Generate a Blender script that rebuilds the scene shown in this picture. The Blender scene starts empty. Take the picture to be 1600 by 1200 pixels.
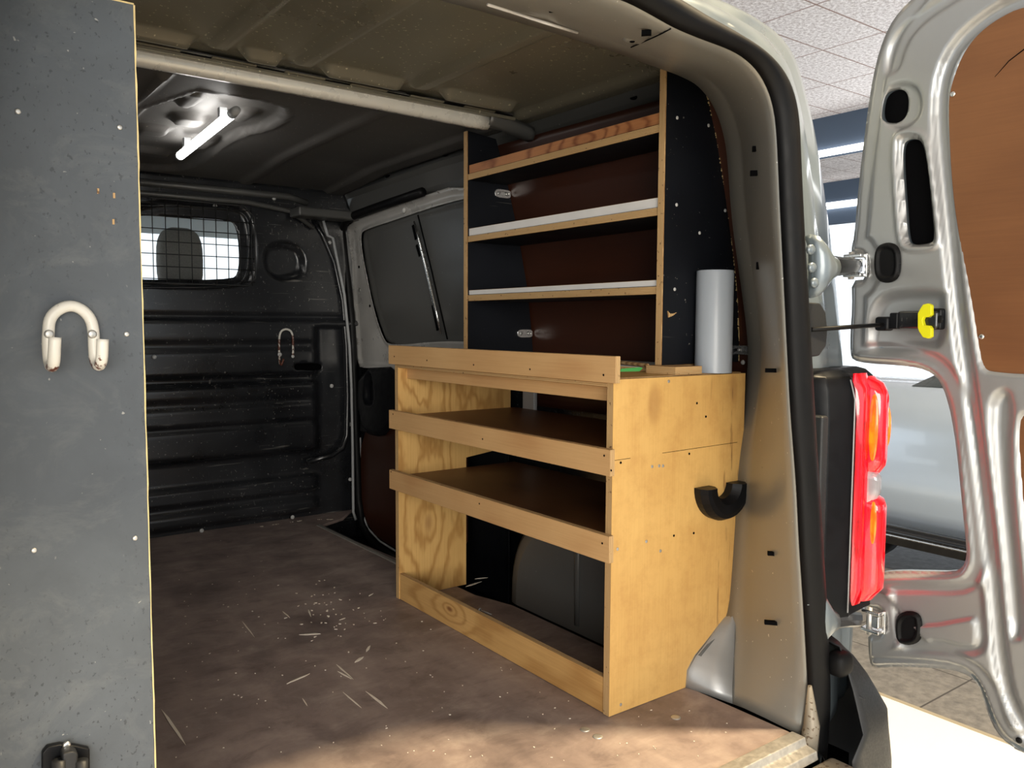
import bpy, bmesh, math, random
import numpy as np
from mathutils import Vector
from mathutils.geometry import delaunay_2d_cdt
random.seed(7)
SC = bpy.context.scene
COL = SC.collection
# ------------------------------------------------------------------ camera
CAM = np.array([-1.1369, -1.1914, 0.8097]); YAW, PITCH, ROLL, FPX = 0.6381, 0.0728, 0.0046, 1275.7
def _axes():
    f = np.array([math.sin(YAW)*math.cos(PITCH), math.cos(YAW)*math.cos(PITCH), -math.sin(PITCH)])
    r = np.array([math.cos(YAW), -math.sin(YAW), 0.0]); u = np.cross(r, f)
    c, s = math.cos(ROLL), math.sin(ROLL)
    return r*c + u*s, -r*s + u*c, f
AR, AU, AF = _axes()
def at(px, py, ax, v):
    """point of the photograph on the plane ax = v"""
    d = AF + AR*(px-800)/FPX - AU*(py-600)/FPX
    i = 'xyz'.index(ax); p = CAM + d*(v-CAM[i])/d[i]
    return (float(p[0]), float(p[1]), float(p[2]))
cam_d = bpy.data.cameras.new('camera'); cam = bpy.data.objects.new('camera', cam_d); COL.objects.link(cam)
cam_d.sensor_fit = 'HORIZONTAL'; cam_d.sensor_width = 36.0; cam_d.lens = 36.0*FPX/1600; cam_d.clip_start = 0.02
from mathutils import Matrix
m = Matrix(((AR[0], AU[0], -AF[0], CAM[0]), (AR[1], AU[1], -AF[1], CAM[1]), (AR[2], AU[2], -AF[2], CAM[2]), (0, 0, 0, 1)))
cam.matrix_world = m
SC.camera = cam
# ------------------------------------------------------------------ world, lights, exposure
W = bpy.data.worlds.new('world'); SC.world = W; W.use_nodes = True
bg = W.node_tree.nodes['Background']; bg.inputs[0].default_value = (0.86, 0.94, 1.0, 1); bg.inputs[1].default_value = 1.5
def area(name, loc, target, sx, sy, power, color, spread=180):
    l = bpy.data.lights.new(name, 'AREA'); l.shape = 'RECTANGLE'; l.size = sx; l.size_y = sy; l.energy = power; l.color = color
    l.spread = math.radians(spread)
    o = bpy.data.objects.new(name, l); COL.objects.link(o); o.location = loc
    o.rotation_euler = (Vector(target)-Vector(loc)).to_track_quat('-Z', 'Y').to_euler(); return o
area('window_light', (-3.2, -5.2, 1.2), (0.0, 0.0, 0.5), 3.2, 2.4, 250, (1.0, 0.93, 0.82))
area('ceiling_lamp_light', (0.95, -1.08, 3.34), (0.2, -0.6, 0), 0.22, 0.05, 250, (1.0, 0.80, 0.50))
area('ceiling_fill_light', (9.5, 0.5, .4), (6.0, 4.5, 3.4), 5.0, 1.6, 420, (0.88, 0.94, 1.0))  # added fill, aimed upward from low down to brighten the showroom ceiling
vs = SC.view_settings; vs.view_transform = 'Standard'; vs.look = 'None'; vs.gamma = 1.0; vs.use_curve_mapping = False; vs.exposure = 0.0

# ------------------------------------------------------------------ materials
def lin(r, g, b):
    f = lambda c: (c/255/12.92) if c/255 <= 0.04045 else ((c/255+0.055)/1.055)**2.4
    return (f(r), f(g), f(b), 1)
class N:
    def __init__(s, name):
        s.m = bpy.data.materials.new(name); s.m.use_nodes = True; s.t = s.m.node_tree
        s.b = s.t.nodes['Principled BSDF']; s.geo = None
    def n(s, typ, **kw):
        x = s.t.nodes.new(typ)
        for k, v in kw.items(): setattr(x, k, v)
        return x
    def l(s, a, b): s.t.links.new(a, b)
    def pos(s):
        if s.geo is None: s.geo = s.n('ShaderNodeNewGeometry')
        return s.geo.outputs['Position']
    def mapv(s, src, scale=(1, 1, 1), rot=(0, 0, 0), loc=(0, 0, 0)):
        x = s.n('ShaderNodeMapping'); x.inputs['Scale'].default_value = scale; x.inputs['Rotation'].default_value = rot
        x.inputs['Location'].default_value = loc; s.l(src, x.inputs['Vector']); return x.outputs[0]
    def noise(s, src, scale, detail=4, rough=.55, dist=0):
        x = s.n('ShaderNodeTexNoise'); x.inputs['Scale'].default_value = scale; x.inputs['Detail'].default_value = detail
        x.inputs['Roughness'].default_value = rough; x.inputs['Distortion'].default_value = dist; s.l(src, x.inputs['Vector']); return x.outputs['Fac']
    def ramp(s, src, stops, interp='LINEAR'):
        x = s.n('ShaderNodeValToRGB'); x.color_ramp.interpolation = interp; e = x.color_ramp.elements
        while len(e) < len(stops): e.new(0.5)
        for i, (p, c) in enumerate(stops):
            e[i].position = p; e[i].color = c if isinstance(c, tuple) else (c, c, c, 1)
        s.l(src, x.inputs[0]); return x.outputs[0]
    def math(s, op, a, b=None, clamp=False):
        x = s.n('ShaderNodeMath', operation=op, use_clamp=clamp)
        for i, v in enumerate((a, b)):
            if v is None: continue
            if isinstance(v, (int, float)): x.inputs[i].default_value = v
            else: s.l(v, x.inputs[i])
        return x.outputs[0]
    def mix(s, fac, a, b, mode='MIX'):
        x = s.n('ShaderNodeMix', data_type='RGBA', blend_type=mode)
        for k, v in ((0, fac), (6, a), (7, b)):
            if isinstance(v, (int, float)): x.inputs[k].default_value = v
            elif isinstance(v, tuple): x.inputs[k].default_value = v
            else: s.l(v, x.inputs[k])
        return x.outputs[2]
    def bump(s, h, strength=.3, dist=.002):
        x = s.n('ShaderNodeBump'); x.inputs['Strength'].default_value = strength; x.inputs['Distance'].default_value = dist
        s.l(h, x.inputs['Height']); s.l(x.outputs[0], s.b.inputs['Normal'])
    def set(s, col=None, rough=None, metal=None, **kw):
        for k, v in (('Base Color', col), ('Roughness', rough), ('Metallic', metal)):
            if v is None: continue
            if isinstance(v, (int, float, tuple)): s.b.inputs[k].default_value = v
            else: s.l(v, s.b.inputs[k])
        for k, v in kw.items(): s.b.inputs[k.replace('_', ' ')].default_value = v
        return s
def plain(name, col, rough=.5, metal=0, wear=0.0, scale=40, **kw):
    s = N(name)
    if wear:
        n = s.noise(s.pos(), scale, 5, .6)
        c1 = tuple(min(1, c*(1+wear)) for c in col[:3])+(1,); c0 = tuple(c*(1-wear) for c in col[:3])+(1,)
        s.set(col=s.ramp(n, [(.3, c0), (.7, c1)]), rough=s.ramp(n, [(.3, max(0, rough-.08)), (.7, rough+.1)]), metal=metal, **kw)
    else: s.set(col=col, rough=rough, metal=metal, **kw)
    return s.m
def scuffed(name, col, light, rough=.4, metal=0, dens=.62, spots=.70, blotch=.3, coat=0.0, dark_spots=False):
    """painted surface with thin scratches, specks and cloudy wear"""
    s = N(name); p = s.pos()
    cl = s.noise(p, 3.0, 6, .6)
    c0 = tuple(c*(1-blotch) for c in col[:3])+(1,); c1 = tuple(c*(1+blotch) for c in col[:3])+(1,)
    base = s.ramp(cl, [(.3, c0), (.7, c1)])
    masks = []
    for rot, sc in (((.3, .5, .9), (5, 190, 60)), ((1.1, .2, 2.2), (170, 6, 50)), ((.6, 1.3, .2), (6, 60, 210))):
        q = s.mapv(p, sc, rot); a = s.noise(q, 1.0, 2, .5)
        g = s.noise(s.mapv(p, (1, 1, 1), (0, 0, 0), (rot[0]*9, 0, 3)), 5.0, 2)
        masks.append(s.math('MULTIPLY', s.ramp(a, [(dens+.10, 0.0), (dens+.15, 1.0)]), s.ramp(g, [(.50, 0.0), (.62, 1.0)])))
    mm = s.math('MAXIMUM', s.math('MAXIMUM', masks[0], masks[1]), masks[2])
    v = s.n('ShaderNodeTexNoise'); v.inputs['Scale'].default_value = 120; v.inputs['Detail'].default_value = 1; s.l(p, v.inputs['Vector'])
    sp = s.ramp(v.outputs['Fac'], [(spots, 0.0), (spots+.03, 1.0)])
    mm = s.math('MAXIMUM', s.math('MULTIPLY', mm, .55), s.math('MULTIPLY', sp, .8))
    c = s.mix(mm, base, light)
    if dark_spots:
        d = s.noise(s.mapv(p, (1, 1, .7)), 150, 2, .6); z = s.noise(p, 2.2, 2)
        dm = s.math('MULTIPLY', s.ramp(d, [(.62, 0.0), (.67, .7)]), s.ramp(z, [(.42, 0.0), (.52, 1.0)]))
        c = s.mix(dm, c, tuple(k*.35 for k in col[:3])+(1,))
        w1 = s.noise(s.mapv(p, (9, 1, 7)), 1.0, 7, .65, .6); w2 = s.noise(s.mapv(p, (7, 1, 10), (0, .5, 0)), 1.3, 7, .72, .5)
        c = s.mix(s.ramp(w1, [(.35, .35), (.6, 0.0)]), c, tuple(k*.62 for k in col[:3])+(1,))
        c = s.mix(s.ramp(w2, [(.5, 0.0), (.8, .22)]), c, lin(150, 152, 150))
    s.set(col=c, rough=s.ramp(cl, [(.3, max(.05, rough-.08)), (.7, rough+.12)]), metal=metal, Coat_Weight=coat, Coat_Roughness=.15)
    s.bump(s.math('ADD', cl, s.math('MULTIPLY', mm, .3)), .15, .002)
    return s.m
def wood(name, light, dark, axis, knots=(), ring=16, contrast=1.0, rough=.55, across=None, flame=.06, knotamp=6.0, streak=None, knotdark=.8):
    """veneer: grain along axis; knots = [(x, y, z, size)] on the board"""
    s = N(name); p = s.pos()
    sc = [1, 1, 1]; sc['xyz'.index(axis)] = .09
    q = s.mapv(p, tuple(sc))
    warp = s.noise(q, 9, 3, .5)
    rings = None
    acc = s.math('MULTIPLY', warp, flame*ring*2.2)
    big = s.noise(s.mapv(p, tuple(v*.6 if i != 'xyz'.index(axis) else .35 for i, v in enumerate((1, 1, 1)))), 6, 2)
    acc = s.math('ADD', acc, s.math('MULTIPLY', big, ring*.30))
    kmask = None
    for (kx, ky, kz, ks) in knots:
        d = s.n('ShaderNodeVectorMath', operation='SUBTRACT'); s.l(p, d.inputs[0]); d.inputs[1].default_value = (kx, ky, kz)
        st = [1.0, 1.0, 1.0]; st['xyz'.index(axis)] = .45
        mu = s.n('ShaderNodeVectorMath', operation='MULTIPLY'); s.l(d.outputs[0], mu.inputs[0]); mu.inputs[1].default_value = st
        le = s.n('ShaderNodeVectorMath', operation='LENGTH'); s.l(mu.outputs[0], le.inputs[0])
        wn = s.noise(s.mapv(p, tuple(.35 if i == 'xyz'.index(axis) else 1 for i in range(3))), 14, 3, .6)
        lw = s.math('MULTIPLY', le.outputs['Value'], s.math('ADD', .55, s.math('MULTIPLY', wn, .95)))
        g = s.math('POWER', 2.718, s.math('MULTIPLY', lw, -1.0/(ks*2.4)))
        acc = s.math('ADD', acc, s.math('MULTIPLY', g, knotamp))
        k = s.math('POWER', 2.718, s.math('MULTIPLY', s.math('POWER', s.math('DIVIDE', le.outputs['Value'], ks*.42), 4), -1))
        kmask = k if kmask is None else s.math('MAXIMUM', kmask, k)
    fr = s.math('SINE', s.math('MULTIPLY', acc, 6.283))
    fine = s.noise(s.mapv(p, tuple(260 if i != 'xyz'.index(axis) else 7 for i in range(3))), 1.0, 3, .6)
    f1 = s.math('MULTIPLY', s.math('ADD', fr, 1.0), .5)
    f = s.math('ADD', s.math('MULTIPLY', s.math('POWER', f1, 3.2), .55*contrast), s.math('MULTIPLY', fine, .45))
    c = s.ramp(f, [(.12, light), (.85, dark)])
    cl = s.noise(p, 4, 4)
    c = s.mix(s.ramp(cl, [(.35, 0.0), (.75, .35)]), c, dark)
    if kmask is not None: c = s.mix(s.math('MULTIPLY', kmask, knotdark), c, lin(120, 66, 32))
    if streak:      # dark resin streaks beyond a given x
        st1 = s.noise(s.mapv(p, (55, 1, 5)), 1.0, 3, .6); sx = s.n('ShaderNodeSeparateXYZ'); s.l(p, sx.inputs[0])
        mk = s.math('MULTIPLY', s.ramp(st1, [(.60, 0.0), (.66, 1.0)]), s.math('MULTIPLY', s.math('SUBTRACT', sx.outputs[0], streak), 9.0, True), True)
        c = s.mix(s.math('MULTIPLY', mk, .75), c, lin(92, 50, 28))
        sp = s.noise(s.mapv(p, (1, 1, 1)), 24, 5, .7); c = s.mix(s.ramp(sp, [(.45, 0.0), (.75, .35)]), c, lin(170, 118, 62))
    s.set(col=c, rough=rough); s.bump(fine, .12, .001)
    return s.m
def plyedge(name, thin):
    s = N(name); tc = s.n('ShaderNodeTexCoord'); sep = s.n('ShaderNodeSeparateXYZ'); s.l(tc.outputs['Generated'], sep.inputs[0])
    g = sep.outputs['xyz'.index(thin)]
    wob = s.noise(s.pos(), 30, 3)
    g2 = s.math('ADD', g, s.math('MULTIPLY', s.math('SUBTRACT', wob, .5), .12))
    w = s.math('SINE', s.math('MULTIPLY', g2, 34.0))
    sc = [12, 12, 12]; sc['xyz'.index(thin)] = 380
    f = s.math('ADD', s.math('MULTIPLY', s.math('ADD', w, 1), .36), s.math('MULTIPLY', s.noise(s.mapv(s.pos(), tuple(sc)), 1, 3), .3))
    pit = s.noise(s.mapv(s.pos(), (90, 90, 90)), 1, 2)
    c = s.ramp(f, [(.1, lin(218, 190, 142)), (.55, lin(190, 150, 98)), (.95, lin(128, 92, 54))])
    c = s.mix(s.ramp(pit, [(.66, 0.0), (.72, .8)]), c, lin(80, 50, 28))
    s.set(col=c, rough=.7); return s.m

PINE_L, PINE_D = lin(220, 176, 108), lin(172, 120, 60)
M = {}
M['ply_side'] = wood('ply_side', lin(222, 180, 108), lin(190, 142, 78), 'z', [(0.118, 0, 0.645, .045), (.375, 0, .665, .03)], ring=4, contrast=.30, knotamp=2.6, streak=.27, knotdark=.35)
M['ply_inner'] = wood('ply_inner', lin(222, 180, 112), lin(160, 112, 52), 'z', [(.085, .91, .70, .035), (.10, .91, .215, .042)], ring=12, contrast=.75, knotamp=5.0)
M['lip_wood'] = wood('lip_wood', lin(216, 176, 124), lin(182, 132, 84), 'y', [], ring=8, contrast=.55)
M['plinth_wood'] = wood('plinth_wood', lin(220, 176, 112), lin(160, 112, 56), 'y', [(0, .62, .05, .016)], ring=12, contrast=.6, knotamp=3.5)
M['shelf_wood'] = wood('shelf_wood', lin(120, 82, 50), lin(74, 44, 26), 'y', [], ring=8, contrast=.6, rough=.45)
M['top_lip_wood'] = wood('top_lip_wood', lin(196, 134, 84), lin(130, 74, 40), 'y', [(.24, .35, 1.265, .03)], ring=20, contrast=1.0)
for a in 'xyz': M['edge_'+a] = plyedge('ply_edge_'+a, a)
M['film_black'] = scuffed('film_black', (.005, .006, .009, 1), (.20, .19, .17, 1), .50, 0, .66, .765, .3)
M['film_black'].node_tree.nodes['Principled BSDF'].inputs['Specular IOR Level'].default_value = .28
M['film_grey'] = scuffed('film_grey', lin(80, 86, 93), lin(170, 170, 166), .60, 0, .64, .79, .22, dark_spots=True)
M['hardboard'] = wood('hardboard', lin(70, 36, 22), lin(46, 24, 15), 'y', [], ring=5, contrast=.3, rough=.42)
M['door_ply'] = wood('door_ply', lin(128, 84, 48), lin(98, 60, 31), 'y', [], ring=6, contrast=.45, rough=.55)
M['white_strip'] = plain('white_strip', lin(226, 224, 222), .4, 0, .04, 12)
M['white_paint'] = None
s = N('chipped_white'); nn = s.noise(s.pos(), 70, 4, .6); sz = s.n('ShaderNodeSeparateXYZ'); s.l(s.pos(), sz.inputs[0])
low_ = s.math('MULTIPLY', s.math('SUBTRACT', .772, sz.outputs[2]), 40.0, True)     # rust near the tips
s.set(col=s.ramp(s.math('ADD', nn, s.math('MULTIPLY', low_, .30)), [(.70, lin(222, 219, 210)), (.76, lin(96, 50, 32))]), rough=.35); M['white_paint'] = s.m
M['silver'] = scuffed('silver_paint', lin(164, 165, 165), lin(220, 220, 218), .38, .55, .76, .82, .04, coat=.25)
M['frame_silver'] = plain('door_frame_silver', lin(196, 194, 190), .30, .35, .10, 7)
M['silver_light'] = plain('silver_outer', lin(114, 124, 130), .32, .35, .04, 6, Coat_Weight=.6, Coat_Roughness=.08)
M['pillar'] = scuffed('pillar_paint', lin(150, 148, 141), lin(235, 232, 225), .32, .35, .70, .765, .05)
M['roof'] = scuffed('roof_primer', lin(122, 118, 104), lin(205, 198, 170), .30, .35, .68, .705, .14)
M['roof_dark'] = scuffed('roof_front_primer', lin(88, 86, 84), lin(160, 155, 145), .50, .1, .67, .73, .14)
M['bow'] = plain('bow_paint', lin(222, 220, 212), .28, .15, .05, 20)
M['grey_primer'] = scuffed('grey_primer', lin(92, 92, 90), lin(150, 150, 148), .38, .25, .70, .78, .12)
M['black_panel'] = scuffed('black_steel', (.012, .013, .0155, 1), (.22, .21, .19, 1), .28, 0, .57, .72, .5, coat=.4)
M['black_plastic'] = plain('black_plastic', (.004, .0045, .006, 1), .42, 0, .25, 30)
M['bumper'] = plain('bumper_plastic', (.014, .015, .017, 1), .50, 0, .15, 200)
M['black_plastic'].node_tree.nodes['Principled BSDF'].inputs['Specular IOR Level'].default_value = .22
M['rubber'] = plain('rubber', (.0035, .0035, .004, 1), .5, 0, .3, 14)
M['dark_hole'] = plain('dark_hole', (.002, .002, .0025, 1), .8, Specular_IOR_Level=0.05)
M['rubber'].node_tree.nodes['Principled BSDF'].inputs['Specular IOR Level'].default_value = .2
M['chrome'] = plain('zinc_plate', (.75, .75, .74, 1), .22, 1, .1, 60)
M['zinc_dull'] = plain('zinc_dull', (.58, .58, .56, 1), .45, .8, .15, 50)
M['tube'] = plain('tube_plastic', lin(166, 174, 184), .32, 0, .02, 5)
M['cap_white'] = plain('rivet_cap', lin(190, 190, 188), .5)
M['raw_edge'] = plain('raw_edge', lin(226, 204, 146), .7, 0, .12, 90)
M['yellow'] = plain('yellow_clip', lin(224, 222, 20), .42)
M['aluminium'] = plain('aluminium', lin(200, 196, 188), .38, .7, .15, 90)
M['alu_dirty'] = scuffed('dirty_sill', lin(150, 142, 128), lin(90, 70, 50), .5, .3, .6, .60, .3)
M['mesh_wire'] = plain('mesh_wire', (.02, .02, .02, 1), .5)
M['seat'] = plain('seat_fabric', lin(150, 146, 140), .9, 0, .15, 160)
M['nylon'] = plain('nylon_pale', lin(170, 172, 174), .5, 0, .05, 20)
M['green_tape'] = plain('green_mark', lin(60, 140, 70), .5)
# van floor: brown phenolic plywood, worn
s = N('floor_ply'); p = s.pos()
a = s.noise(s.mapv(p, (1.2, .5, 1), (0, 0, .5)), 5, 6, .6); b_ = s.noise(s.mapv(p, (3, 40, 1), (0, 0, .12)), 3, 4, .6)
col = s.ramp(a, [(.28, lin(110, 98, 95)), (.5, lin(146, 129, 123)), (.74, lin(180, 162, 152))])
col = s.mix(s.ramp(b_, [(.45, 0.0), (.75, .28)]), col, lin(140, 124, 114))
sc1 = s.noise(s.mapv(p, (9, 230, 1), (0, 0, .75)), 1, 2); sc2 = s.noise(s.mapv(p, (220, 8, 1), (0, 0, .25)), 1, 2)
g1 = s.noise(p, 4, 2)
scm = s.math('MAXIMUM', s.ramp(sc1, [(.76, 0.0), (.82, .8)]), s.ramp(sc2, [(.77, 0.0), (.82, .6)]))
scm = s.math('MULTIPLY', scm, s.ramp(g1, [(.42, 0.0), (.6, 1.0)]))
sm = s.noise(s.mapv(p, (1, 1.6, 1), (0, 0, .4)), 7, 7, .68, .4); col = s.mix(s.ramp(sm, [(.50, 0.0), (.72, .65)]), col, lin(188, 172, 162)); col = s.mix(s.ramp(sm, [(.30, .55), (.46, 0.0)]), col, lin(78, 66, 66))
ch = s.noise(p, 150, 1); scm = s.math('MAXIMUM', scm, s.ramp(ch, [(.775, 0.0), (.80, .7)]))
col = s.mix(scm, col, lin(205, 186, 160))
s.set(col=col, rough=s.ramp(a, [(.3, .42), (.7, .62)])); s.bump(s.noise(s.mapv(p, (60, 300, 60)), 1, 3), .12, .001); M['floor'] = s.m
# showroom surfaces
s = N('ceiling_tiles'); p = s.pos()
br = s.n('ShaderNodeTexBrick'); br.offset = 0; br.squash = 1; br.inputs['Scale'].default_value = 1.0; br.inputs['Brick Width'].default_value = 1.03; br.inputs['Row Height'].default_value = .6
br.inputs['Mortar Size'].default_value = .008; br.inputs['Mortar Smooth'].default_value = .1
s.l(s.mapv(p, (1, 1, 1), (0, 0, 0), (-5.13+.6*9, -2.82+.6*5, 0)), br.inputs['Vector'])
nf = s.noise(p, 30, 5, .8)
tile = s.ramp(nf, [(.40, lin(186, 172, 164)), (.60, lin(246, 238, 232))])
s.set(col=s.mix(br.outputs['Fac'], tile, lin(146, 118, 104)), rough=.95); s.bump(nf, .4, .01); M['tiles'] = s.m
s = N('ground_tiles'); p = s.pos()
br = s.n('ShaderNodeTexBrick'); br.offset = 0; br.inputs['Scale'].default_value = 1.0; br.inputs['Brick Width'].default_value = .6; br.inputs['Row Height'].default_value = .6
br.inputs['Mortar Size'].default_value = .004
s.l(s.mapv(p, (1, 1, 1), (0, 0, .0), (.18, .34, 0)), br.inputs['Vector'])
nf = s.noise(p, 24, 6, .7)
tile = s.ramp(nf, [(.3, lin(98, 96, 95)), (.7, lin(142, 139, 136))])
s.set(col=s.mix(br.outputs['Fac'], tile, lin(70, 66, 64)), rough=.55); M['ground'] = s.m
M['platform'] = plain('white_platform', lin(244, 244, 242), .35)
M['platform_edge'] = plain('platform_edge', lin(168, 158, 138), .5)
M['beam_blue'] = plain('beam_blue', lin(84, 98, 116), .8, 0, .04, 2)
M['white_wall'] = plain('white_wall', lin(225, 228, 232), .7)
def emis(name, col, st):
    s = N(name); s.set(col=(.8, .8, .8, 1)); s.b.inputs['Emission Color'].default_value = col; s.b.inputs['Emission Strength'].default_value = st; return s.m
M['led'] = emis('led_tube', (1, .97, .92, 1), 15)
M['strip_light'] = emis('strip_light', (1, 1, 1, 1), 5)
M['car_paint'] = plain('car_paint', lin(186, 202, 222), .25, .35, 0, 1, Coat_Weight=1.0, Coat_Roughness=.04)
M['car_black'] = plain('car_black', (.012, .014, .018, 1), .12, 0, 0, Coat_Weight=1.0)
s = N('car_glass'); s.set(col=(.03, .045, .05, 1), rough=.05, metal=0, Coat_Weight=1.0); M['car_glass'] = s.m
s = N('window_glass'); s.set(col=(.85, .93, .95, 1), rough=.02, Transmission_Weight=1.0, IOR=1.01, Alpha=.25); M['glass'] = s.m
def lens(name, col, em, st):  # emission stands in for outside light shining through the lens
    s = N(name); s.set(col=col, rough=.08, Coat_Weight=1.0, Transmission_Weight=.25); s.b.inputs['Emission Color'].default_value = em
    a = s.noise(s.mapv(s.pos(), (240, 60, 9)), 1.0, 2, .5); b = s.noise(s.pos(), 38, 2)
    k = s.math('MULTIPLY', s.ramp(a, [(.38, .25), (.58, 1.0)]), s.ramp(b, [(.35, .45), (.6, 1.0)]))
    s.l(s.math('MULTIPLY', k, st), s.b.inputs['Emission Strength']); return s.m
M['lens_red'] = lens('lens_red', (.30, .002, .004, 1), (1, .003, .012, 1), 3.2)
M['lens_orange'] = lens('lens_orange', (.5, .12, .01, 1), (1, .24, .005, 1), 1.3)
M['lens_clear'] = lens('lens_clear', (.42, .42, .44, 1), (1, .85, .85, 1), .06)

# ------------------------------------------------------------------ object helpers
WPOS = {}
def wpos(o): return WPOS.get(o.name, Vector((0, 0, 0)))
def thing(name, label, cat, loc, group=None, kind=None):
    o = bpy.data.objects.new(name, None); COL.objects.link(o); o.location = loc; o.empty_display_size = .05
    WPOS[o.name] = Vector(loc); tagit(o, label, cat, group, kind); return o
def tagit(o, label=None, cat=None, group=None, kind=None):
    if label: o['label'] = label
    if cat: o['category'] = cat
    if group: o['group'] = group
    if kind: o['kind'] = kind
    return o
def mesh_obj(name, V, F, mats, parent=None, smooth=False, fmat=None, bevel=0, seg=2, solid=0, solid_off=-1, label=None, kind=None, subd=0):
    V = [Vector(v) for v in V]
    if parent is not None: org = wpos(parent)
    else:
        lo = [min(v[i] for v in V) for i in range(3)]; hi = [max(v[i] for v in V) for i in range(3)]
        org = Vector(((lo[0]+hi[0])/2, (lo[1]+hi[1])/2, lo[2]))
    me = bpy.data.meshes.new(name); me.from_pydata([v-org for v in V], [], [tuple(f) for f in F])
    for mt in (mats if isinstance(mats, (list, tuple)) else [mats]): me.materials.append(M[mt] if isinstance(mt, str) else mt)
    if fmat is not None: me.polygons.foreach_set('material_index', fmat)
    me.polygons.foreach_set('use_smooth', [smooth]*len(me.polygons)); me.validate(); me.update()
    o = bpy.data.objects.new(name, me); COL.objects.link(o)
    if parent is not None: o.parent = parent; WPOS[o.name] = org.copy()
    else: o.location = org; WPOS[o.name] = org
    if bevel:
        b = o.modifiers.new('bevel', 'BEVEL'); b.width = bevel; b.segments = seg; b.limit_method = 'ANGLE'; b.angle_limit = math.radians(35)
        if seg > 1: me.polygons.foreach_set('use_smooth', [True]*len(me.polygons)); w = o.modifiers.new('wn', 'WEIGHTED_NORMAL'); w.keep_sharp = True
    if solid:
        b = o.modifiers.new('solid', 'SOLIDIFY'); b.thickness = solid; b.offset = solid_off
    if subd:
        b = o.modifiers.new('sub', 'SUBSURF'); b.levels = subd; b.render_levels = subd
    if label: o['label'] = label
    if kind: o['kind'] = kind
    return o
def struct(o): o['kind'] = 'structure'; return o
class MB:
    """collects shapes into one mesh, world coordinates"""
    def __init__(s): s.V = []; s.F = []; s.m = []
    def add(s, V, F, mi=0):
        k = len(s.V); s.V += [tuple(v) for v in V]; s.F += [tuple(i+k for i in f) for f in F]; s.m += [mi]*len(F); return s
    def box(s, x0, x1, y0, y1, z0, z1, mi=0):
        V = [(x, y, z) for x in (x0, x1) for y in (y0, y1) for z in (z0, z1)]
        F = [(0, 1, 3, 2), (4, 6, 7, 5), (0, 4, 5, 1), (2, 3, 7, 6), (0, 2, 6, 4), (1, 5, 7, 3)]
        return s.add(V, F, mi)
    def prism(s, axis, pts, v0, v1, mi=0):
        """pts in the two other axes in order xyz"""
        def mk(a, b, v):
            return {'x': (v, a, b), 'y': (a, v, b), 'z': (a, b, v)}[axis]
        n = len(pts); V = [mk(a, b, v0) for a, b in pts]+[mk(a, b, v1) for a, b in pts]
        F = [tuple(range(n))[::-1], tuple(range(n, 2*n))]+[(i, (i+1) % n, (i+1) % n+n, i+n) for i in range(n)]
        return s.add(V, F, mi)
    def tube(s, path, r, n=10, mi=0, caps=True, sx=1.0):
        P = [Vector(p) for p in path]; rs = r if isinstance(r, (list, tuple)) else [r]*len(P)
        V = []; up = None
        for i, p in enumerate(P):
            t = (P[min(i+1, len(P)-1)]-P[max(i-1, 0)]).normalized()
            if up is None: up = Vector((0, 0, 1)) if abs(t.z) < .9 else Vector((0, 1, 0))
            a = (up-t*up.dot(t)).normalized(); up = a; b = t.cross(a)
            for k in range(n):
                w = 2*math.pi*k/n; V.append(p+a*math.cos(w)*rs[i]+b*math.sin(w)*rs[i]*sx)
        F = [(i*n+k, i*n+(k+1) % n, (i+1)*n+(k+1) % n, (i+1)*n+k) for i in range(len(P)-1) for k in range(n)]
        if caps: F += [tuple(range(n))[::-1], tuple(range((len(P)-1)*n, len(P)*n))]
        return s.add(V, F, mi)
    def dome(s, c, nrm, r, h, n=12, mi=0):
        """button head on a surface"""
        c = Vector(c); nrm = Vector(nrm).normalized(); a = nrm.orthogonal().normalized(); b = nrm.cross(a)
        V = []; rings = ((1, 0), (.95, .5), (.6, .9))
        for rr, hh in rings:
            for k in range(n):
                w = 2*math.pi*k/n; V.append(c+a*math.cos(w)*r*rr+b*math.sin(w)*r*rr+nrm*h*hh)
        V.append(c+nrm*h*(.8))
        F = [(i*n+k, i*n+(k+1) % n, (i+1)*n+(k+1) % n, (i+1)*n+k) for i in range(2) for k in range(n)]+[(2*n+k, 2*n+(k+1) % n, 3*n) for k in range(n)]
        F.append(tuple(range(n))[::-1])
        return s.add(V, F, mi)
    def loft(s, rows, mi=0, closed=False):
        n = len(rows[0]); V = [p for r in rows for p in r]; F = []
        for i in range(len(rows)-1):
            for k in range(n if closed else n-1):
                F.append((i*n+k, i*n+(k+1) % n, (i+1)*n+(k+1) % n, (i+1)*n+k))
        return s.add(V, F, mi)
    def obj(s, name, mats, parent=None, **kw):
        return mesh_obj(name, s.V, s.F, mats, parent, fmat=s.m, **kw)
def board(name, x0, x1, y0, y1, z0, z1, thin, face, parent=None, bevel=.0008, **kw):
    mb = MB().box(x0, x1, y0, y1, z0, z1)
    k = 'xyz'.index(thin); fm = []
    for f in mb.F:
        vs_ = [Vector(mb.V[i]) for i in f]; n = (vs_[1]-vs_[0]).cross(vs_[2]-vs_[0])
        fm.append(0 if abs(n[k]) > .9*n.length else 1)
    return mesh_obj(name, mb.V, mb.F, [face, 'edge_'+thin], parent, fmat=fm, bevel=bevel, seg=1, **kw)
def prism_board(name, axis, pts, v0, v1, face, parent=None, **kw):
    mb = MB().prism(axis, pts, v0, v1); return mesh_obj(name, mb.V, mb.F, [face, 'edge_'+axis], parent, fmat=[0, 0]+[1]*len(pts), **kw)

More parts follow.
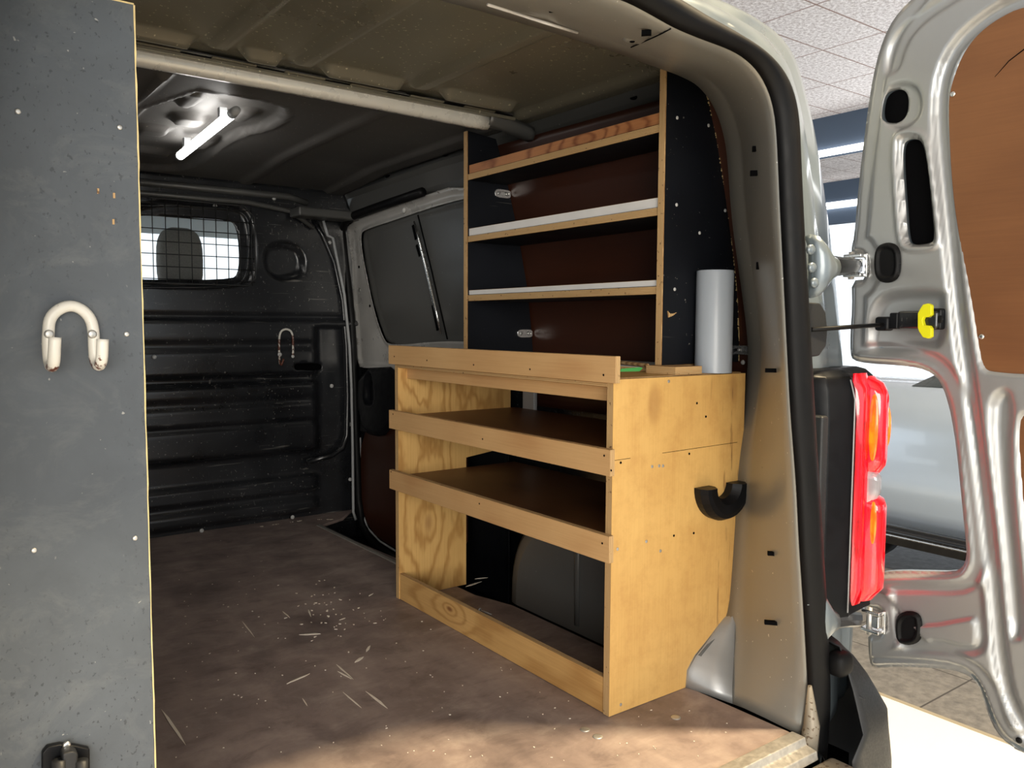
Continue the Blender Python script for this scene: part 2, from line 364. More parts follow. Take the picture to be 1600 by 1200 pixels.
# ---- pressed sheet metal: outline + embossed features on a plane
def dist_poly(P, poly, closed=True):
    P = np.asarray(P); q = np.asarray(poly); d = np.full(len(P), 1e9); n = len(q)
    for i in range(n if closed else n-1):
        a = q[i]; b = q[(i+1) % n]; ab = b-a; L = (ab@ab)+1e-12
        t = np.clip(((P-a)@ab)/L, 0, 1); d = np.minimum(d, np.hypot(*(P-(a+t[:, None]*ab)).T))
    return d
def inside(P, poly):
    P = np.asarray(P); q = np.asarray(poly); c = np.zeros(len(P), bool); n = len(q)
    for i in range(n):
        x0, y0 = q[i]; x1, y1 = q[(i+1) % n]
        if y0 == y1: continue
        m_ = ((y0 > P[:, 1]) != (y1 > P[:, 1])) & (P[:, 0] < (x1-x0)*(P[:, 1]-y0)/(y1-y0)+x0); c ^= m_
    return c
def sdist(P, poly): return np.where(inside(P, poly), 1, -1)*dist_poly(P, poly)
def sstep(x): x = np.clip(x, 0, 1); return x*x*(3-2*x)
def resample(poly, step, closed=True):
    out = []; n = len(poly)
    for i in range(n if closed else n-1):
        a = np.array(poly[i]); b = np.array(poly[(i+1) % n]); k = max(1, int(np.hypot(*(b-a))/step))
        for j in range(k): out.append(tuple(a+(b-a)*j/k))
    if not closed: out.append(tuple(poly[-1]))
    return out
def smooth_poly(poly, it=2, closed=True):
    p = [tuple(q) for q in poly]
    for _ in range(it):
        o = []; n = len(p)
        for i in range(n if closed else n-1):
            a, b = p[i], p[(i+1) % n]
            o += [(a[0]*.75+b[0]*.25, a[1]*.75+b[1]*.25), (a[0]*.25+b[0]*.75, a[1]*.25+b[1]*.75)]
        if not closed: o = [p[0]]+o+[p[-1]]
        p = o
    return p
def sheet(name, axis, base, outline, holes, height, step, mats, parent=None, solid=.002, fine=None, **kw):
    """axis: normal axis; base(u, v) or value; height(P) moves the sheet towards smaller values of the axis"""
    rings = [resample(outline, step)]+[resample(h, step) for h in holes]
    pts = []; edges = []
    for r in rings:
        k = len(pts); pts += r; edges += [(k+i, k+(i+1) % len(r)) for i in range(len(r))]
    q = np.array(outline); lo = q.min(0); hi = q.max(0)
    G = [np.stack(np.meshgrid(np.arange(lo[0], hi[0], step), np.arange(lo[1], hi[1], step*.9)), -1).reshape(-1, 2)]
    g = G[0]; g = g+np.array([.13, .07])*step
    keep = inside(g, outline) & (dist_poly(g, outline) > step*.45)
    for h in holes: keep &= ~inside(g, h) & (dist_poly(g, h) > step*.45)
    g = g[keep]
    allp = [Vector(p_) for p_ in pts]+[Vector((float(a), float(b))) for a, b in g]
    v2, e2, f2, *_ = delaunay_2d_cdt(allp, edges, [], 0, 1e-6)
    V2 = np.array([(v.x, v.y) for v in v2]); F = np.array([f for f in f2 if len(f) == 3])
    c = V2[F].mean(1); ok = inside(c, outline)
    for h in holes: ok &= ~inside(c, h)
    F = F[ok]
    H = height(V2) if height else np.zeros(len(V2))
    B = base(V2[:, 0], V2[:, 1]) if callable(base) else np.full(len(V2), base)
    w = B-H
    if axis == 'x': V = np.stack([w, V2[:, 0], V2[:, 1]], 1)
    elif axis == 'y': V = np.stack([V2[:, 0], w, V2[:, 1]], 1)
    else: V = np.stack([V2[:, 0], V2[:, 1], w], 1)
    n = np.cross(V[F[0][1]]-V[F[0][0]], V[F[0][2]]-V[F[0][0]])
    if n['xyz'.index(axis)] > 0: F = F[:, ::-1]
    return mesh_obj(name, V.tolist(), F.tolist(), mats, parent, smooth=True, solid=solid, **kw)
def pl(axis, v, pix):
    """pixels -> in-plane coordinates on axis = v"""
    i = 'xyz'.index(axis); return [tuple(c for k, c in enumerate(at(px, py, axis, v)) if k != i) for px, py in pix]
def oval(cx, cy, rx, ry, n=28, p=2.0):
    return [(cx+rx*math.copysign(abs(math.cos(t))**(2/p), math.cos(t)), cy+ry*math.copysign(abs(math.sin(t))**(2/p), math.sin(t))) for t in [2*math.pi*k/n for k in range(n)]]
def arr(l): return [tuple(x) for x in l]

XC = -0.48                                   # centre line of the van
def wx(z):                                   # right wall leans inwards with height
    return np.interp(z, [-.3, 0, .5, .75, 1.0, 1.2, 1.40], [.47, .47, .462, .455, .447, .428, .392])
SDO = .04
def wr(y, z):                                # rear part of the wall, behind the racks
    return np.interp(z, [-.2, .55, .78, .86, .93, 1.0, 1.1, 1.18, 1.25, 1.29, 1.37], [.505, .505, .50, .492, .48, .465, .44, .418, .397, .38, .355])-.024*np.clip(y/.87, 0, 1)
def on_wall(px, py, off=0.0):
    x = .43
    for _ in range(8):
        p_ = at(px, py, 'x', x); x = float(wx(p_[2]))-off
    return (p_[1], p_[2])

# ================================================================== VAN SHELL (the room)
YB = 2.05
# floor
fl = [(-1.38, -.265), (.252, -.265), (.243, .0), (.243, .66), (.205, .80), (.20, 1.28), (.165, 1.86), (.30, 1.93), (.40, YB), (-1.38, YB)]
mb = MB().prism('z', fl, -.012, 0)
struct(mb.obj('floor', ['floor'], bevel=.002))
# step well by the sliding door and sub floor
struct(MB().box(-1.40, .50, -.24, 2.12, -.16, -.13).obj('floor_subframe', ['black_plastic']))
struct(MB().box(.475, .50, .9, 2.3, -.16, .30).obj('trim_9', ['black_plastic']))
struct(MB().box(.365, .52, 2.066, 2.12, -.16, 1.40).obj('trim_10', ['black_plastic']))
o = MB().box(.198, .204, 1.05, 1.9, -.13, -.01).obj('trim_1', ['black_plastic']); struct(o)
# aluminium strip on floor edge by side door
a1 = at(500, 820, 'z', .003); a2 = at(625, 880, 'z', .003)
d = (Vector(a2)-Vector(a1)).normalized(); nx = Vector((-d.y, d.x, 0))*-.016
q = [Vector(a1), Vector(a2)+d*.3, Vector(a2)+d*.3+nx, Vector(a1)+nx]
o = MB().prism('z', [(v.x, v.y) for v in q], 0.0005, .006).obj('trim_2', ['aluminium'], bevel=.002); struct(o)

# bulkhead
def bulk_h(P):
    x, z = P[:, 0], P[:, 1]
    prof = np.interp(z, [0, .02, .03, .075, .085, .11, .115, .17, .18, .275, .290, .300, .395, .402, .412, .420, .48, .49, .51, .52, .563, .575, .602, .612, .70, .712, .732, .745, .82, .828, .838, .85, 1.4],
                     [.0, .0, .03, .03, .012, .012, .03, .03, .005, .005, .055, .06, .06, .045, .045, .06, .06, .052, .052, .06, .06, .022, .022, .058, .058, .046, .046, .056, .056, .02, .02, .03, .03])
    m1 = 1-sstep((x-.20)/.06)
    edge = sstep((.34-x)/.03)
    h = prof*np.where(z < .80, m1, 1)
    h = np.where(z >= .80, prof, h)
    win = smooth_poly(pl('y', YB, [(180, 314), (365, 322), (390, 345), (392, 430), (370, 447), (180, 446)]), 2)
    h = h-.022*sstep(sdist(P, win)/.02+.5)
    pk = smooth_poly(pl('y', YB, [(405, 382), (455, 378), (475, 400), (470, 437), (412, 440)]), 2)
    h = h-.03*sstep(sdist(P, pk)/.02)
    pk2 = smooth_poly(pl('y', YB, [(436, 455), (505, 470), (520, 540), (527, 595), (440, 600)]), 2)
    return h
bo = [(-1.40, -.13), (.42, -.13), (.42, 1.22), (.36, 1.36), (-1.40, 1.36)]
whole = smooth_poly(pl('y', YB-.03, [(140, 333), (355, 341), (374, 352), (378, 425), (362, 438), (140, 435)]), 2)
slot = smooth_poly(pl('y', YB-.06, [(463, 567), (508, 568), (513, 574), (508, 581), (463, 580), (459, 573)]), 2)
wf = sheet('wall_front', 'y', YB, bo, [whole, slot], bulk_h, .011, ['black_panel'], solid=.004); struct(wf)
struct(MB().box(.02, .30, YB+.04, YB+.05, .55, .70).obj('wall_front_backing', ['dark_hole']))
# big rounded rim around the window
rim = smooth_poly(pl('y', YB-.05, [(120, 316), (352, 323), (384, 332), (392, 352), (389, 425), (376, 445), (355, 449), (120, 449)]), 2)
mb = MB().tube([(a, YB-.036, b) for a, b in rim]+[(rim[0][0], YB-.036, rim[0][1])], .005, 8); mb.obj('window_rim', ['black_panel'], wf, smooth=True)
# rivet caps
mb_rv = [(297, 293), (428, 310), (336, 322), (515, 379), (241, 558), (518, 603), (543, 532), (545, 577), (547, 663), (547, 749), (457, 808), (315, 829)]
for (px, py) in mb_rv:
    yy = YB-.03 if px < 520 else YB-.005
    if px in (241, 518): yy = YB-.062
    c = at(px, py, 'y', yy-.002); MB().dome(c, (0, -1, 0), .0085, .006).obj('rivet_cap', ['cap_white'], wf, smooth=True)
# upper cross rail of the bulkhead and mouldings
MB().tube([(-1.35, YB-.03, 1.315), (.12, YB-.03, 1.318), (.2, YB-.03, 1.30)], .014, 10).obj('rail', ['grey_primer'], wf, smooth=True)
MB().tube([(-1.35, YB-.045, 1.272), (-.05, YB-.045, 1.278), (.12, YB-.045, 1.26), (.22, YB-.045, 1.20)], .010, 10).obj('rail', ['grey_primer'], wf, smooth=True)
# curved moulding at the right edge
cv = [at(x, y, 'y', YB-.03) for x, y in [(490, 345), (505, 370), (522, 410), (535, 470), (541, 540), (543, 620), (542, 680), (535, 700), (518, 712), (480, 722)]]
MB().tube(cv, .012, 8).obj('moulding', ['black_panel'], wf, smooth=True)
cv = [at(x, y, 'y', YB-.06) for x, y in [(505, 345), (512, 368), (520, 372), (538, 460), (546, 540), (549, 600), (551, 700), (552, 800), (556, 812)]]
MB().tube(cv, .006, 8).obj('weather_strip', ['nylon'], wf, smooth=True)
cv = [at(x, y, 'y', YB-.06) for x, y in [(395, 660), (440, 668), (500, 668), (520, 680)]]
# wire mesh over the cab window
mb = MB(); x0, x1, z0, z1 = -.80, -.027, .955, 1.262; ym = YB-.055
k = 0
for i in range(18):
    x = x1-.013-i*.0453
    mb.tube([(x, ym, z0), (x, ym, z1)], .0018, 6)
for i in range(7):
    z = z0+.016+i*.0455; mb.tube([(x0, ym+.003, z), (x1, ym+.003, z)], .0018, 6)
mb.tube([(x0, ym, z0), (x1-.03, ym, z0), (x1, ym, z0+.03), (x1, ym, z1-.04), (x1-.04, ym, z1), (x0, ym, z1)], .003, 8)
mb.obj('mesh_grille', ['mesh_wire'], wf, smooth=True)
gl = MB().box(-.85, -.04, YB+.012, YB+.016, .95, 1.27).obj('window_1', ['glass']); struct(gl)

# cab beyond the window: seat with headrest, windscreen pillars
st = thing('passenger_seat', 'grey fabric cab seat with a tall headrest, seen through the meshed bulkhead window', 'seat', (-.23, 2.45, -.1))
def pillow(cx, cy, cz, sx, sy, sz, n=2.6):
    V = []; F = []; nu, nv = 24, 14
    for j in range(nv+1):
        ph = -math.pi/2+math.pi*j/nv
        for i in range(nu):
            th = 2*math.pi*i/nu
            sg = lambda c, e: math.copysign(abs(c)**e, c)
            V.append((cx+sx*sg(math.cos(ph), 2/n)*sg(math.cos(th), 2/n), cy+sy*sg(math.cos(ph), 2/n)*sg(math.sin(th), 2/n), cz+sz*sg(math.sin(ph), 2/n)))
    for j in range(nv):
        for i in range(nu): F.append((j*nu+i, j*nu+(i+1) % nu, (j+1)*nu+(i+1) % nu, (j+1)*nu+i))
    return V, F
hc = at(281, 408, 'y', 2.45)
V, F = pillow(hc[0], 2.45, hc[2], .092, .05, .14, 3.2); mesh_obj('headrest', V, F, ['seat'], st, smooth=True)
V, F = pillow(hc[0], 2.45, .52, .25, .08, .38, 3.5); mesh_obj('backrest', V, F, ['seat'], st, smooth=True)
V, F = pillow(hc[0], 2.72, .10, .25, .28, .12, 3.5); mesh_obj('seat_cushion', V, F, ['seat'], st, smooth=True)
mb = MB()
for dx in (-.05, .05): mb.tube([(hc[0]+dx, 2.45, .8), (hc[0]+dx, 2.45, 1.0)], .007, 8)
mb.obj('headrest_post', ['chrome'], st, smooth=True)

MB().box(-1.3, .4, 2.25, 3.5, 1.285, 1.30).obj('ceiling_cab', [plain('headliner', lin(170, 184, 192), .9)])['kind'] = 'structure'
# ---- roof
def rz(y): return np.interp(y, [-.05, .8, 1.6, 2.1], [1.392, 1.395, 1.385, 1.345])
def emb(P, poly, depth, w): return depth*sstep(sdist(P, poly)/w+.5)
def bead(P, line, depth, w, closed=False): return depth*(1-sstep(dist_poly(P, line, closed)/w))
def rect(x0, x1, y0, y1): return [(x0, y0), (x1, y0), (x1, y1), (x0, y1)]
def roof_near(P):
    x, y = P[:, 0], P[:, 1]; h = np.zeros(len(P))
    for xc in (-.88, -.575, -.385, -.08):
        a = np.abs(x-xc); h += .013*(1-sstep((a-.018)/.010))*sstep((.66-y)/.04)
    h += .024*(1-sstep((np.abs(y-.628)-.006)/.020))*np.clip(sum(1-sstep((np.abs(x-c)-w_)/.02) for c, w_ in ((-1.1, .15), (-.73, .09), (-.48, .03), (-.232, .09), (.10, .10))), 0, 1)
    h += .02*sstep((x-.26)/.02)
    return h
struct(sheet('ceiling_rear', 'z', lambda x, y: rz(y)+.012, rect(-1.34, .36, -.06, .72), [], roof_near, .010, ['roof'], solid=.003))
def roof_far(P):
    x, y = P[:, 0], P[:, 1]; h = np.zeros(len(P))
    for xc in (-.05, -.93): h += .010*(1-sstep((np.abs(x-xc)-.016)/.012))
    h += .012*sstep((x-.272)/.015)
    pan = smooth_poly([(-.58, 1.0), (-.30, .98), (-.235, 1.12), (-.235, 1.30), (-.28, 1.40), (-.27, 1.85), (-.34, 2.0), (-.58, 2.0)], 1)
    h -= .020*sstep(sdist(P, pan)/.02+.5)
    h += bead(P, pan, .008, .016, True)
    for (cx, cy, rx, ry) in ((-.50, 1.12, .03, .08), (-.44, 1.35, .05, .06), (-.50, 1.55, .05, .05), (-.33, 1.60, .04, .08), (-.46, 1.80, .08, .035), (-.33, 1.20, .03, .06)):
        h += .018*sstep(sdist(P, oval(cx, cy, rx, ry, 20, 3))/.018+.3)
    h += bead(P, [(-.62, .9), (-.66, 2.0)], .02, .02)
    return h
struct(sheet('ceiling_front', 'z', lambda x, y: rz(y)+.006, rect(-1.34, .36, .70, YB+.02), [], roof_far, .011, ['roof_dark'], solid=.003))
# roof bow (cross member) : swept section, slight arch, drooping right end
roofbow = MB(); rows = []
for x in np.linspace(-1.34, .185, 36):
    arch = 1.367-.010*((x-XC)/.85)**2-.03*max(0, (x-.25)/.1)**2*.6+.0
    yc = .70
    sec = [(-.001, .034), (-.004, .014), (-.004, .006), (.000, -.006), (.010, -.012), (.030, -.010), (.040, .004), (.075, .010), (.105, .012), (.112, .024)]
    rows.append([(x, yc+a, arch+b) for a, b in sec])
roofbow.loft(rows)
rb = roofbow.obj('roof_bow', ['bow'], smooth=True, solid=.003); tagit(rb, 'pale steel cross member spanning the van roof above the shelving', 'roof bow')
for i in range(8):   # tabs on the bow's rear flange
    x = -1.02+i*.165; MB().box(x-.05, x+.05, .672, .692, 1.3885, 1.3925).obj('flange_tab', ['roof'], rb, bevel=.001, seg=1)
MB().box(-1.3, .26, .680, .697, 1.380, 1.389).obj('flange', ['roof'], rb, bevel=.002, seg=2)
MB().box(-1.3, .25, .678, .694, 1.3893, 1.3907).obj('flange_gap', ['dark_hole'], rb)
rows = []
for x in np.linspace(.180, .335, 12):
    z = 1.364-.35*max(0, x-.2)**1.4; rows.append([(x, .69+a, z+b) for a, b in [(0, .03), (-.004, .012), (.006, -.004), (.03, -.006), (.05, .004), (.055, .03)]])
MB().loft(rows).obj('end_sleeve', ['grey_primer'], rb, smooth=True, solid=.002)
o = MB().prism('z', oval(-.083+.0, .835, .028, .010, 16), 1.3865, 1.388).obj('slot_hole', ['dark_hole'], rb)
# LED light bar on the front roof
p0 = Vector(at(362, 178, 'z', 1.368)); p1 = Vector(at(282, 243, 'z', 1.358))
led = thing('light_bar', 'glowing white strip lamp fixed to the van roof near the bulkhead', 'light', tuple((p0+p1)/2))
dd = (p1-p0).normalized()
MB().tube([p0, p1], .0135, 12).obj('diffuser', ['led'], led, smooth=True)
MB().tube([p0-dd*.05, p0-dd*.002], [.010, .014], 12).obj('end_cap', ['nylon'], led, smooth=True)
MB().tube([p1+dd*.002, p1+dd*.02], .014, 12).obj('end_cap', ['nylon'], led, smooth=True)
for t in (.15, .85):
    c = p0+(p1-p0)*t; MB().box(c.x-.010, c.x+.010, c.y-.01, c.y+.01, c.z+.006, float(rz(c.y))+.012).obj('mounting_clip', ['nylon'], led)

# ---- right wall
def rw_h(P):
    y, z = P[:, 0], P[:, 1]; h = np.zeros(len(P))
    h += .03*sstep((z-1.235)/.02)*sstep((2.3-y)/.1)
    return h
outl = rect(-.02, 2.08, -.13, 1.40)
struct(sheet('wall_right', 'x', lambda y, z: np.where(y < .93, wr(y, z)+.02, wx(z)+.02), outl, [], None, .03, ['black_panel'], solid=.003))
# cant rail above the openings
rail = []
for (px0, py0, px1, py1) in ((560, 300, 575, 338), (600, 281, 610, 322), (650, 262, 660, 303), (700, 246, 705, 290), (722, 238, 722, 283)):
    pass
rows = []
for y in np.linspace(.098, 2.1, 60):
    def zz(v): return v-(.0 if y < 1.3 else (y-1.3)*.028)
    o_ = -.045*float(sstep((1.02-y)/.1)); rows.append([(a_+o_, b_, c_) for a_, b_, c_ in [(.398, y, zz(1.405)), (.372, y, zz(1.372)), (.386, y, zz(1.355)), (.392, y, zz(1.30)), (.404, y, zz(1.262)), (.425, y, zz(1.250)), (.46, y, zz(1.250))][:3 if False else 7]])
rows = [r if r[0][1] > .93 else [(a_, r[0][1], b_) for a_, b_ in ((.353, 1.405), (.325, 1.385), (.335, 1.374), (.343, 1.364), (.350, 1.358), (.358, 1.353), (.40, 1.352))] for r in rows]
cr = MB().loft(rows).obj('trim_3', ['grey_primer'], smooth=False, solid=.002); struct(cr)
for (px, py) in ((995, 153), (698, 242), (608, 276), (592, 274), (560, 290)):
    p_ = at(px, py, 'x', .385 if px < 900 else .345); MB().prism('x', oval(p_[1], p_[2], .012, .006, 14), p_[0]-.012, p_[0]+.02).obj('rail_hole', ['dark_hole'], cr)
# lower corner gusset rail near bulkhead (grey, horizontal)
g = [at(458, 330, 'y', 1.96), at(530, 322, 'y', 1.96)]
mb = MB(); mb.box(g[0][0], .40, 1.90, 2.0, g[0][2]-.022, g[0][2]+.014); mb.obj('trim_4', ['grey_primer'], bevel=.008, seg=3)['kind'] = 'structure'

# ---- sliding door (far right)
sd = thing('sliding_door', 'sliding side door with steel window frame, black plastic pull and brown hardboard lower panel', 'door', (.46, 1.7, -.1))
fr_out = [on_wall(x, y) for x, y in [(541, 352), (640, 315), (760, 272), (800, 262)]]
def wl(pix, off=0.0): return [on_wall(x, y, off+SDO) for x, y in pix]
ring_out = wl([(546, 356), (560, 344), (600, 330), (650, 312), (705, 294)])+[(1.0, 1.245), (.93, 1.245), (.93, .62)]+wl([(566, 573), (562, 560), (556, 480), (549, 410)])
win_in = smooth_poly(wl([(564, 366), (575, 358), (610, 347), (660, 330), (705, 316)])+[(.99, 1.225), (.96, 1.2), (.96, .745)]+wl([(700, 532), (612, 541), (600, 528), (585, 480), (572, 420)]), 2)
def fr_h(P):
    h = bead(P, ring_out, .012, .022, True)+.008*(1-sstep(dist_poly(P, win_in)/.015))
    return h
sheet('window_frame', 'x', lambda y, z: wx(z)-SDO, ring_out, [win_in], fr_h, .010, ['frame_silver'], sd, solid=.002)
sheet('window_panel', 'x', lambda y, z: wx(z)+.012-SDO, smooth_poly(wl([(560, 362), (575, 352), (705, 310)])+[(.97, 1.24), (.94, 1.2), (.94, .74)]+wl([(700, 540), (606, 548), (580, 480), (566, 420)]), 1), [], lambda P: bead(P, smooth_poly(win_in, 0), .006, .018, True), .012, ['grey_primer'], sd, solid=.002)
# centre post with slots
def wp(px, py, off=0.0):
    y, z = on_wall(px, py, off+SDO); return (float(wx(z))-off-SDO, y, z)
MB().tube([wp(647, 346, .004), wp(655, 372, .006), wp(668, 425, .006), wp(680, 480, .006), wp(689, 522, .002)], [.003, .007, .008, .007, .003], 10).obj('post_bead', ['chrome'], sd, smooth=True)
for a, b in (((645, 352), (650, 374)), ((651, 383), (656, 400)), ((676, 477), (684, 516))):
    MB().tube([wp(*a, .001), wp(*b, .001)], .008, 10, sx=.35).obj('post_slot', ['dark_hole'], sd, smooth=True)
MB().tube([wp(653, 336, .002), wp(675, 425, .002), wp(699, 530, .002)], .0028, 8).obj('seam', ['dark_hole'], sd, smooth=True)
for px, py in ((561, 417), (562, 453), (578, 478)):
    MB().dome(wp(px+ (0 if py != 453 else 0), py, .001), (-1, 0, 0), .006 if py != 453 else .009, .003).obj('bolt', ['zinc_dull' if py == 453 else 'dark_hole'], sd, smooth=True)
MB().dome(wp(632, 329, .002), (-1, 0, 0), .010, .01).obj('bumper_stop', ['cap_white'], sd, smooth=True)
# lower half: dark inner, plastic pull, hardboard
low = wl([(566, 578), (563, 640), (565, 720), (569, 790), (578, 825), (595, 845), (625, 862)])+[(.93, -.12), (.93, .66)]
sheet('lower_panel', 'x', lambda y, z: wx(z)+.006-SDO, low, [], lambda P: bead(P, low, .008, .02, True), .014, ['black_plastic'], sd, solid=.002)
hb = smooth_poly(wl([(568, 683), (569, 750), (572, 795), (582, 822), (600, 842), (625, 856)])+[(1.16, -.10), (1.16, .50)]+wl([(625, 640), (600, 640)]), 1)
MB().prism('x', hb, .412, .417).obj('hardboard_panel', ['hardboard'], sd)
MB().tube([(.412, a, b) for a, b in wl([(567, 683), (568, 750), (571, 797), (581, 825), (600, 845), (625, 860)])], .004, 8).obj('edge_trim', ['nylon'], sd, smooth=True)
pp = smooth_poly(wl([(560, 576), (628, 572), (628, 640), (612, 668), (600, 684), (570, 676), (565, 650), (560, 640)], .02), 1)
sheet('door_pull', 'x', .40, pp, [], lambda P: .012*sstep(sdist(P, pp)/.02)-.022*sstep(sdist(P, smooth_poly(wl([(574, 580), (584, 582), (590, 632), (577, 634), (572, 622)], .02), 2))/.008), .008, ['black_plastic'], sd, solid=.004)
c = wp(571, 662, .02); MB().box(c[0]-.01, c[0]+.02, c[1]-.035, c[1]+.035, c[2]-.035, c[2]+.035).obj('latch', ['black_plastic'], sd, bevel=.006, seg=3)
# rubber seal round the side opening
sl = [(float(wx(b))-.012-SDO-.015, a, b) for a, b in wl([(660, 300), (600, 320), (555, 336), (540, 345), (535, 360), (541, 420), (549, 500), (554, 600), (557, 700), (560, 780), (566, 820), (580, 845), (600, 862), (625, 876)], .027)]
sl = sl
mb = MB().tube(sl, .017, 10); ds = mb.obj('door_seal', ['rubber'], smooth=True); tagit(ds, 'black rubber seal framing the sliding side door opening', 'seal')

# hardboard lining behind the racks
hbp = [(.002, .55), (.86, .55), (.90, .72), (.905, 1.352), (.002, 1.352)]
def board_wall(name, poly, off, mat, parent=None, th=.004):
    return sheet(name, 'x', lambda y, z: wr(y, z)-off, poly, [], None, .03, [mat], parent, solid=th)
hbw = board_wall('wall_lining', hbp, .006, 'hardboard'); tagit(hbw, 'dark brown hardboard lining on the side wall behind the black shelf unit', 'wall panel')
for px, py in ((1152, 612), (1174, 608), (1163, 566)):
    p_ = at(px, py, 'x', .495); MB().dome((float(wr(p_[1], p_[2]))-.009, p_[1], p_[2]), (-1, 0, 0), .006, .004).obj('screw', ['cap_white'], hbw, smooth=True)

# wheel arch inside
rows = []
for t in np.linspace(0, math.pi, 30):
    cy = .365; zz_ = max(-.02, .322*math.sin(t)**.75); yy = cy+.34*math.cos(t)
    r = .028
    rows.append([(.30, cy+(yy-cy)*.0, 0) if False else (.252, cy+(yy-cy)*.86, zz_*.88), (.258, cy+(yy-cy)*.94, zz_*.96), (.272, yy, zz_), (.36, yy, zz_*1.01), (.47, yy, zz_*1.01)])
mb = MB().loft(rows)
mb.add([r[0] for r in rows], [tuple(range(len(rows)))])
for yb, w in ((.39, .010), (.18, .014)):
    mb.tube([(.252, yb, .02), (.250, yb, .20), (.254, yb, .30)], w, 8, sx=.5)
wa = mb.obj('wheel_arch', ['grey_primer'], smooth=True); tagit(wa, 'dark rounded steel wheel arch inside the open bottom of the plywood cabinet', 'wheel arch')
# pale nylon tether pieces seen through cabinet back
pz = MB(); pz.box(.425, .44, .80, .86, .40, .70); pz.obj('trim_5', ['nylon'], bevel=.004)['kind'] = 'structure'

# ================================================================== REAR OPENING
inner = [at(x, y, 'y', -.02) for x, y in [(620, -30), (744, 0), (900, 48), (985, 75), (1040, 97), (1075, 109), (1108, 125), (1128, 148), (1142, 175), (1150, 202), (1156, 235), (1158, 265), (1160, 300), (1164, 350), (1178, 450), (1187, 520), (1190, 560), (1184, 610), (1172, 680), (1165, 730), (1158, 850), (1150, 960)]]
inner = [(p_[0], -.02, p_[2]) for p_ in inner]
b0 = at(1145, 1093, 'z', 0.0)
inner += [(.345, -.05, .09), (.292, -.085, .02), (b0[0], b0[1], -.01)]
outer_px = [(870, -34), (975, 0), (1012, 20), (1050, 42), (1100, 62), (1130, 72), (1156, 85), (1178, 104), (1195, 130), (1205, 158), (1210, 185), (1212, 210), (1214, 245), (1216, 300), (1220, 380), (1225, 480), (1230, 580), (1233, 640), (1238, 700), (1243, 760), (1247, 850), (1252, 920), (1257, 1000), (1262, 1090), (1252, 1152)]
outer = [at(x, y, 'y', -.27) for x, y in outer_px]
def param(pts, n):
    P = np.array(pts); s_ = np.r_[0, np.cumsum(np.linalg.norm(np.diff(P, axis=0), axis=1))]; t = np.linspace(0, s_[-1], n)
    return np.stack([np.interp(t, s_, P[:, k]) for k in range(3)], 1)
def smooth_rows(A, it=3):
    A = A.copy()
    for _ in range(it): A[1:-1] = (A[:-2]+2*A[1:-1]+A[2:])/4
    return A
# match by breakpoints: top straight, corner, pillar
def matched(pts, brk, ns):
    out = []
    for (a, b), n in zip(brk, ns):
        seg = param(pts[a:b+1], n+1); out.append(seg[:-1] if b != len(pts)-1 else seg)
    return smooth_rows(np.concatenate(out))
NS = (16, 24, 44)
I = matched(inner, [(0, 4), (4, 10), (10, len(inner)-1)], NS); O = matched(outer, [(0, 3), (3, 11), (11, len(outer)-1)], NS)
mid1 = I*.78+O*.22; mid2 = I*.45+O*.55; mid3 = I*.12+O*.88
nrm = np.array([-.66, .0, 0]);
def ringoff(A, d):   # push towards the opening axis
    c = np.array([XC, 0, .66]); v = c-A; v[:, 1] = 0; v /= np.linalg.norm(v, axis=1)[:, None]; return A+v*d
rowsP = [I+np.array([0, .035, 0])-ringoff(I, 1)*0+0*I, I, ringoff(mid1, .012), ringoff(mid2, .016), ringoff(mid3, .012), ringoff(O*.97+I*.03, .006), O, O+np.array([0, .0, 0])+ (O-ringoff(O, 1))*.012]
rowsP[-1][:, 1] += -.004
def mirrored(rows): return [np.concatenate([(r*np.array([-1, 1, 1])+np.array([2*XC, 0, 0]))[::-1], r]) for r in rows]
R2 = mirrored(rowsP)
fr = MB().loft([arr(r) for r in R2]); 
vb = thing('van_body', 'silver steel rear door surround and body corner of the van', 'van', (XC, -.2, -.1))
fr.obj('door_surround', ['pillar'], vb, smooth=True, solid=.002)
# light highlights: seam line across the header joint
# dimple, square holes in surround
def onsur(px, py):
    """nearest point of the surround's surface to the sight line"""
    d = AF+AR*(px-800)/FPX-AU*(py-600)/FPX; d /= np.linalg.norm(d)
    best = None
    for a, b in zip(rowsP[1:-2], rowsP[2:-1]):
        for t in np.linspace(0, 1, 7):
            Q = a*(1-t)+b*t; w = Q-CAM; dist = np.linalg.norm(w-np.outer(w@d, d), axis=1); k = dist.argmin()
            if best is None or dist[k] < best[0]: best = (dist[k], Q[k])
    q = best[1]; tt = (q-CAM)@d; return CAM+d*(tt-.004), -d
MB().tube([tuple(onsur(a, b)[0]) for a, b in ((986, 74), (1000, 68), (1020, 59), (1035, 52), (1048, 45))], .0012, 6).obj('panel_seam', ['dark_hole'], vb, smooth=True)
MB().tube([tuple(onsur(a, b)[0]+np.array([0, 0, -.001])) for a, b in ((762, 6), (800, 18), (850, 34), (902, 50))], .0028, 6).obj('header_edge', ['white_strip'], vb, smooth=True)
p_, n_ = onsur(988, 62)
MB().dome(Vector(p_)+Vector((0, 0, .002)), (0, .05, -1), .017, .006, 18).obj('fixing_boss', ['pillar'], vb, smooth=True)
MB().dome(Vector(p_)+Vector((0, 0, -.003)), (0, .05, -1), .005, .002).obj('boss_hole', ['dark_hole'], vb)
